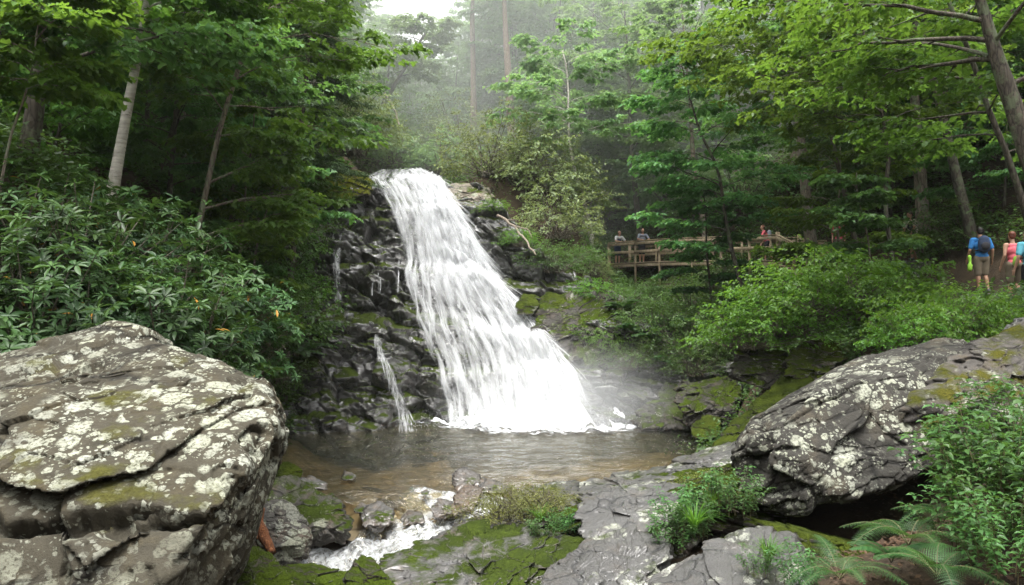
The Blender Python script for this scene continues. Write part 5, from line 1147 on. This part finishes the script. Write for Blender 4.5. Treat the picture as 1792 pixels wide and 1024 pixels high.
    for i in (0,1):
        m=MB(); q=an[i]; m.ball(q+pt(0,.055,-.055),(.047,.125,.042),None,14,10); m.ball(q+pt(0,-.02,-.035),(.044,.058,.062),None,12,8); o=obj('shoe',m.build('shoe',M['sole'],True),r); rem(o,voxel,3)
    m=MB()
    if bald: m.ball(H(0,-.035,-.012),(.079,.068,.058),RT,16,12)
    else:
        m.ball(H(0,-.024,.047),(.084,.092,.086),RT,18,12); m.ball(H(0,-.05,.0),(.078,.058,.07),RT,14,10)
        if long_hair: chain(m,[H(0,-.05,.03),H(0,-.075,-.06),H(0,-.085,-.16)],[.085,.082,.055])
    o=obj('hair',m.build('hair',HAIR[hair],True),r); rem(o,voxel,2)
    for s_ in (-1,1):
        m=MB(); m.ball(H(s_*.030,.083,.012),(.011,.006,.008),RT,8,6); obj('eye',m.build('eye',M['eye'],True),r)
    m=MB(); m.ball(H(0,.090,-.055),(.022,.006,.007),RT,8,6); obj('mouth',m.build('mouth',M['lip'],True),r)
    if pack:
        # the rucksack is worn but can be taken off: it hangs from the wearer as an object of its own
        Mx=Matrix.Translation(foot)@Matrix.Rotation(rz,4,'Z')@Matrix.Scale(sc,4); w=lambda p: np.array(Mx@Vector(p))
        lab,cname=pack; bc=ch+pt(0,-.20,.02); k=thing('backpack',lab,'backpack',w(bc-pt(0,0,.22)),rz,None,sc); b0=bc-pt(0,0,.22)
        m=MB(); m.ball(bc-b0,(.155,.10,.225),None,18,14); m.ball(bc-b0+pt(0,0,.12),(.14,.09,.12),None,14,10); m.ball(bc-b0-pt(0,0,.11),(.15,.10,.11),None,14,10); o=obj('bag',m.build('bag',CL[cname],True),k); rem(o,.014,3)
        m=MB(); m.ball(bc-b0+pt(0,-.085,-.05),(.11,.05,.11),None,14,10); o=obj('front_pocket',m.build('front_pocket',CL['navy' if cname!='navy' else 'dark'],True),k); rem(o,.012,2)
        for s_ in (-1,1):
            m=MB(); A=[bc+pt(s_*.09,.09,.17),nk+pt(s_*.105,-.02,.025),nk+pt(s_*.115,.10,-.09),ch+pt(s_*.135,.155,.0),ch+pt(s_*.17,.06,-.13),bc+pt(s_*.12,.07,-.14)]
            n=16; A=np.array(A)-b0; ss=np.linspace(0,1,n); A=np.stack([np.interp(ss,np.linspace(0,1,6),A[:,c_]) for c_ in range(3)],1); m.tube(A,.017,6); obj('strap',m.build('strap',CL['dark'],True),k)
    return r
PI=math.pi
lean_arms=[((-.10,.16,-.22),(.04,.38,-.27)),((.10,.16,-.22),(-.04,.38,-.27))]
# two leaning on the rail, facing the fall
f1=pts[0]+fb0+(pts[1]-pts[0])*.06+back*.50; person('person in a white tee leaning on the footbridge rail, closest to the waterfall',f1+[0,0,.03],PI+.35,1.74,'skin','white','navy','brown',bald=True,torso=.20,arms=lean_arms,vest='navy',voxel=.014,headturn=.3)
f2=pts[0]+fb0+(pts[1]-pts[0])*.98+back*.50; person('person in a grey-blue shirt leaning on the footbridge rail beside the one in white',f2+[0,0,.03],PI+.1,1.76,'skin','grey','dark','brown',torso=.20,arms=lean_arms,voxel=.014,headturn=-.2)
f3=pts[5]+fb0+(pts[6]-pts[5])*.25+back*.75
person('person in pink with a grey-blue backpack walking over the footbridge',f3+[0,0,.03],PI/2-.1,1.62,'skin','pink','dark','red',torso=.16,arms=[((-.03,.16,-.24),(.0,.36,-.30)),((.03,-.10,-.27),(.03,.04,-.50))],legs=[((0,.16,-.40),(0,.10,-.80)),((0,-.06,-.42),(0,-.28,-.78))],pack=('grey-blue backpack on the walker crossing the footbridge','grey'),voxel=.014,lady=True)
# behind the bright bush
p4=at(1469,462,28.5); person('person in pink half hidden behind the bright bush under the small sapling',p4,PI*.85,1.66,'skin','pink','khaki','dark',torso=.1,pack=('grey-green backpack on the half hidden person in pink','khaki'),voxel=.014,lady=True)
# climbing hiker
p5=at(1603,462,26.0); person('person in a cream tee and dark vest stepping down the rocky trail',p5,PI*.62,1.74,'skin_tan','cream','black','brown',vest='dark',torso=.20,arms=[((-.02,.10,-.27),(.0,.24,-.48)),((.04,.06,-.28),(.02,.20,-.50))],legs=[((0,.30,-.30),(0,.26,-.70)),((0,.05,-.42),(0,-.16,-.80))],voxel=.013,headdown=.4,sleeve=.2)
# hikers on the trail walking away
p6=at(1720,512,21.0); p6_=p6
person('person in a bright blue shirt and khaki shorts walking away on the trail',p6,-.15,1.76,'skin_tan','blue','khaki','dark',torso=.06,arms=[((-.09,-.03,-.27),(-.11,.10,-.50)),((.09,-.03,-.27),(.11,.06,-.51))],legs=[((0,.04,-.43),(0,.0,-.83)),((0,.06,-.42),(.02,-.06,-.82))],pack=('dark navy backpack on the hiker in the bright blue shirt','navy'),voxel=.010)
c7=at(1697,460,20.8); m=MB()
q=np.linspace(0,1,9); m.tube(np.stack([.01*np.sin(q*5),.015*np.cos(q*4),.20-.42*q],1),.030+.030*q+.014*np.sin(q*11)+.008*np.sin(q*23),9)
o=tag(obj('towel',m.build('towel',CL['lime'],True),None,c7),'lime green cloth held by the hiker in the bright blue shirt','towel')
p8=at(1777,528,18.4); person('person in a pink top with reddish hair walking beside the one in teal',p8,-.1,1.66,'skin','pink','khaki','red',torso=.05,arms=[((-.06,-.06,-.26),(-.09,.06,-.50)),((.05,-.02,-.28),(.05,.08,-.5))],legs=[((0,.06,-.42),(0,.0,-.83)),((0,.12,-.41),(0,.02,-.82))],voxel=.010,lady=True,sleeve=.0)
p9=at(1806,540,17.6); person('person in a teal tee and black shorts, cut by the photo edge',p9,.1,1.78,'skin','teal','black','grey',torso=.05,arms=[((-.09,-.05,-.27),(-.12,.04,-.52)),((.09,.0,-.28),(.1,.12,-.5))],legs=[((0,.05,-.42),(0,-.08,-.82)),((0,.14,-.40),(0,.10,-.82))],pack=('royal blue backpack on the person in the teal tee','royal'),voxel=.010)
m=MB(); q=np.linspace(0,1,9); m.tube(np.stack([.01*np.sin(q*5),0*q,.11-.22*q],1),.04+.03*np.sin(q*3.1),9)
tag(obj('pouch',m.build('pouch',CL['lime'],True),None,at(1778,457,18.05)),'lime yellow pouch at the hip between the pink top and the teal tee','pouch')
# ================================================================ air, sky, light, camera
def vol(name,col,dens,aniso,homog=True,node=None):
    m=bpy.data.materials.new(name); m.use_nodes=True; t=m.node_tree; t.nodes.clear(); o=t.nodes.new('ShaderNodeOutputMaterial'); v=t.nodes.new('ShaderNodeVolumePrincipled')
    v.inputs['Color'].default_value=(*col,1); v.inputs['Density'].default_value=dens; v.inputs['Anisotropy'].default_value=aniso; v.inputs['Density Attribute'].default_value=''
    t.links.new(v.outputs[0],o.inputs['Volume']); m.cycles.homogeneous_volume=homog; return m,t,v
HAZE=0.0003
m=MB(); lo=np.array([-70,-13,-8.]);hi=np.array([70,128,75.])
V=[[(lo,hi)[a][0],(lo,hi)[b][1],(lo,hi)[c][2]] for a in (0,1) for b in (0,1) for c in (0,1)]
hz=obj('haze',mesh('haze',V,np.array([[0,1,3,2],[4,6,7,5],[0,4,5,1],[2,3,7,6],[0,2,6,4],[1,5,7,3]]),vol('valley_haze',(.92,.97,.96),HAZE,.35)[0]))
tag(hz,'thin pale haze filling the wooded valley','haze',kind='stuff')
mt,t,v=vol('spray_mist',(.97,.98,1),.0,.2,False)
tc=t.nodes.new('ShaderNodeTexCoord'); ln=t.nodes.new('ShaderNodeVectorMath'); ln.operation='LENGTH'; t.links.new(tc.outputs['Object'],ln.inputs[0])
nz_=t.nodes.new('ShaderNodeTexNoise'); nz_.inputs['Scale'].default_value=2.2; nz_.inputs['Detail'].default_value=3; t.links.new(tc.outputs['Object'],nz_.inputs['Vector'])
mr=t.nodes.new('ShaderNodeMapRange'); mr.inputs[1].default_value=.0; mr.inputs[2].default_value=1.0; mr.inputs[3].default_value=.6; mr.inputs[4].default_value=0; mr.interpolation_type='SMOOTHSTEP'; t.links.new(ln.outputs['Value'],mr.inputs[0])
mu=t.nodes.new('ShaderNodeMath'); mu.operation='MULTIPLY'; t.links.new(mr.outputs[0],mu.inputs[0]); t.links.new(nz_.outputs['Fac'],mu.inputs[1]); t.links.new(mu.outputs[0],v.inputs['Density'])
Vd,F=ico(4); ms=obj('mist',mesh('mist',Vd,F,mt,True),None,(1.5,24.1,.6),0,(4.6,2.0,2.6)); tag(ms,'white spray drifting at the foot of the waterfall','mist',kind='stuff')
vm=obj('valley_mist',mesh('valley_mist',Vd,F,vol('valley_mist',(.96,.99,.97),.018,.0)[0],True),None,(2,72,25),0,(36,40,28)); tag(vm,'pale mist hanging in the wooded valley head above the waterfall','mist',kind='stuff')
w=bpy.data.worlds.new('World'); scene.world=w; w.use_nodes=True; t=w.node_tree; bg=t.nodes['Background']
SUN_EL,SUN_AZ=R(75),R(200)
sky=t.nodes.new('ShaderNodeTexSky'); sky.sky_type='NISHITA'; sky.sun_disc=False; sky.sun_elevation=SUN_EL; sky.sun_rotation=SUN_AZ; sky.dust_density=6; sky.air_density=1; sky.ozone_density=1
hs=t.nodes.new('ShaderNodeHueSaturation'); hs.inputs['Saturation'].default_value=.10; t.links.new(sky.outputs[0],hs.inputs['Color']); t.links.new(hs.outputs[0],bg.inputs['Color']); bg.inputs['Strength'].default_value=.135
L=bpy.data.lights.new('sun','SUN'); L.energy=1.3; L.angle=R(35); L.color=(1,.97,.92); so=bpy.data.objects.new('sun',L); COL.objects.link(so)
sd=Vector((math.sin(SUN_AZ)*math.cos(SUN_EL),math.cos(SUN_AZ)*math.cos(SUN_EL),math.sin(SUN_EL))); so.rotation_euler=sd.to_track_quat('Z','Y').to_euler(); so.location=(0,20,60)
c=bpy.data.cameras.new('camera'); c.lens=28.0; c.sensor_width=36.0; c.clip_end=600; c.clip_start=.05; co=bpy.data.objects.new('camera',c); COL.objects.link(co)
co.location=CAM; co.rotation_euler=(R(90)+PITCH,0,0); scene.camera=co
vs=scene.view_settings; vs.view_transform='Standard'; vs.look='None'; vs.exposure=2.05; vs.gamma=1
scene.cycles.max_bounces=10; scene.cycles.transparent_max_bounces=24; scene.cycles.volume_bounces=2; scene.cycles.diffuse_bounces=6; scene.cycles.transmission_bounces=6; scene.cycles.use_denoising=True
scene.cycles.sample_clamp_indirect=6
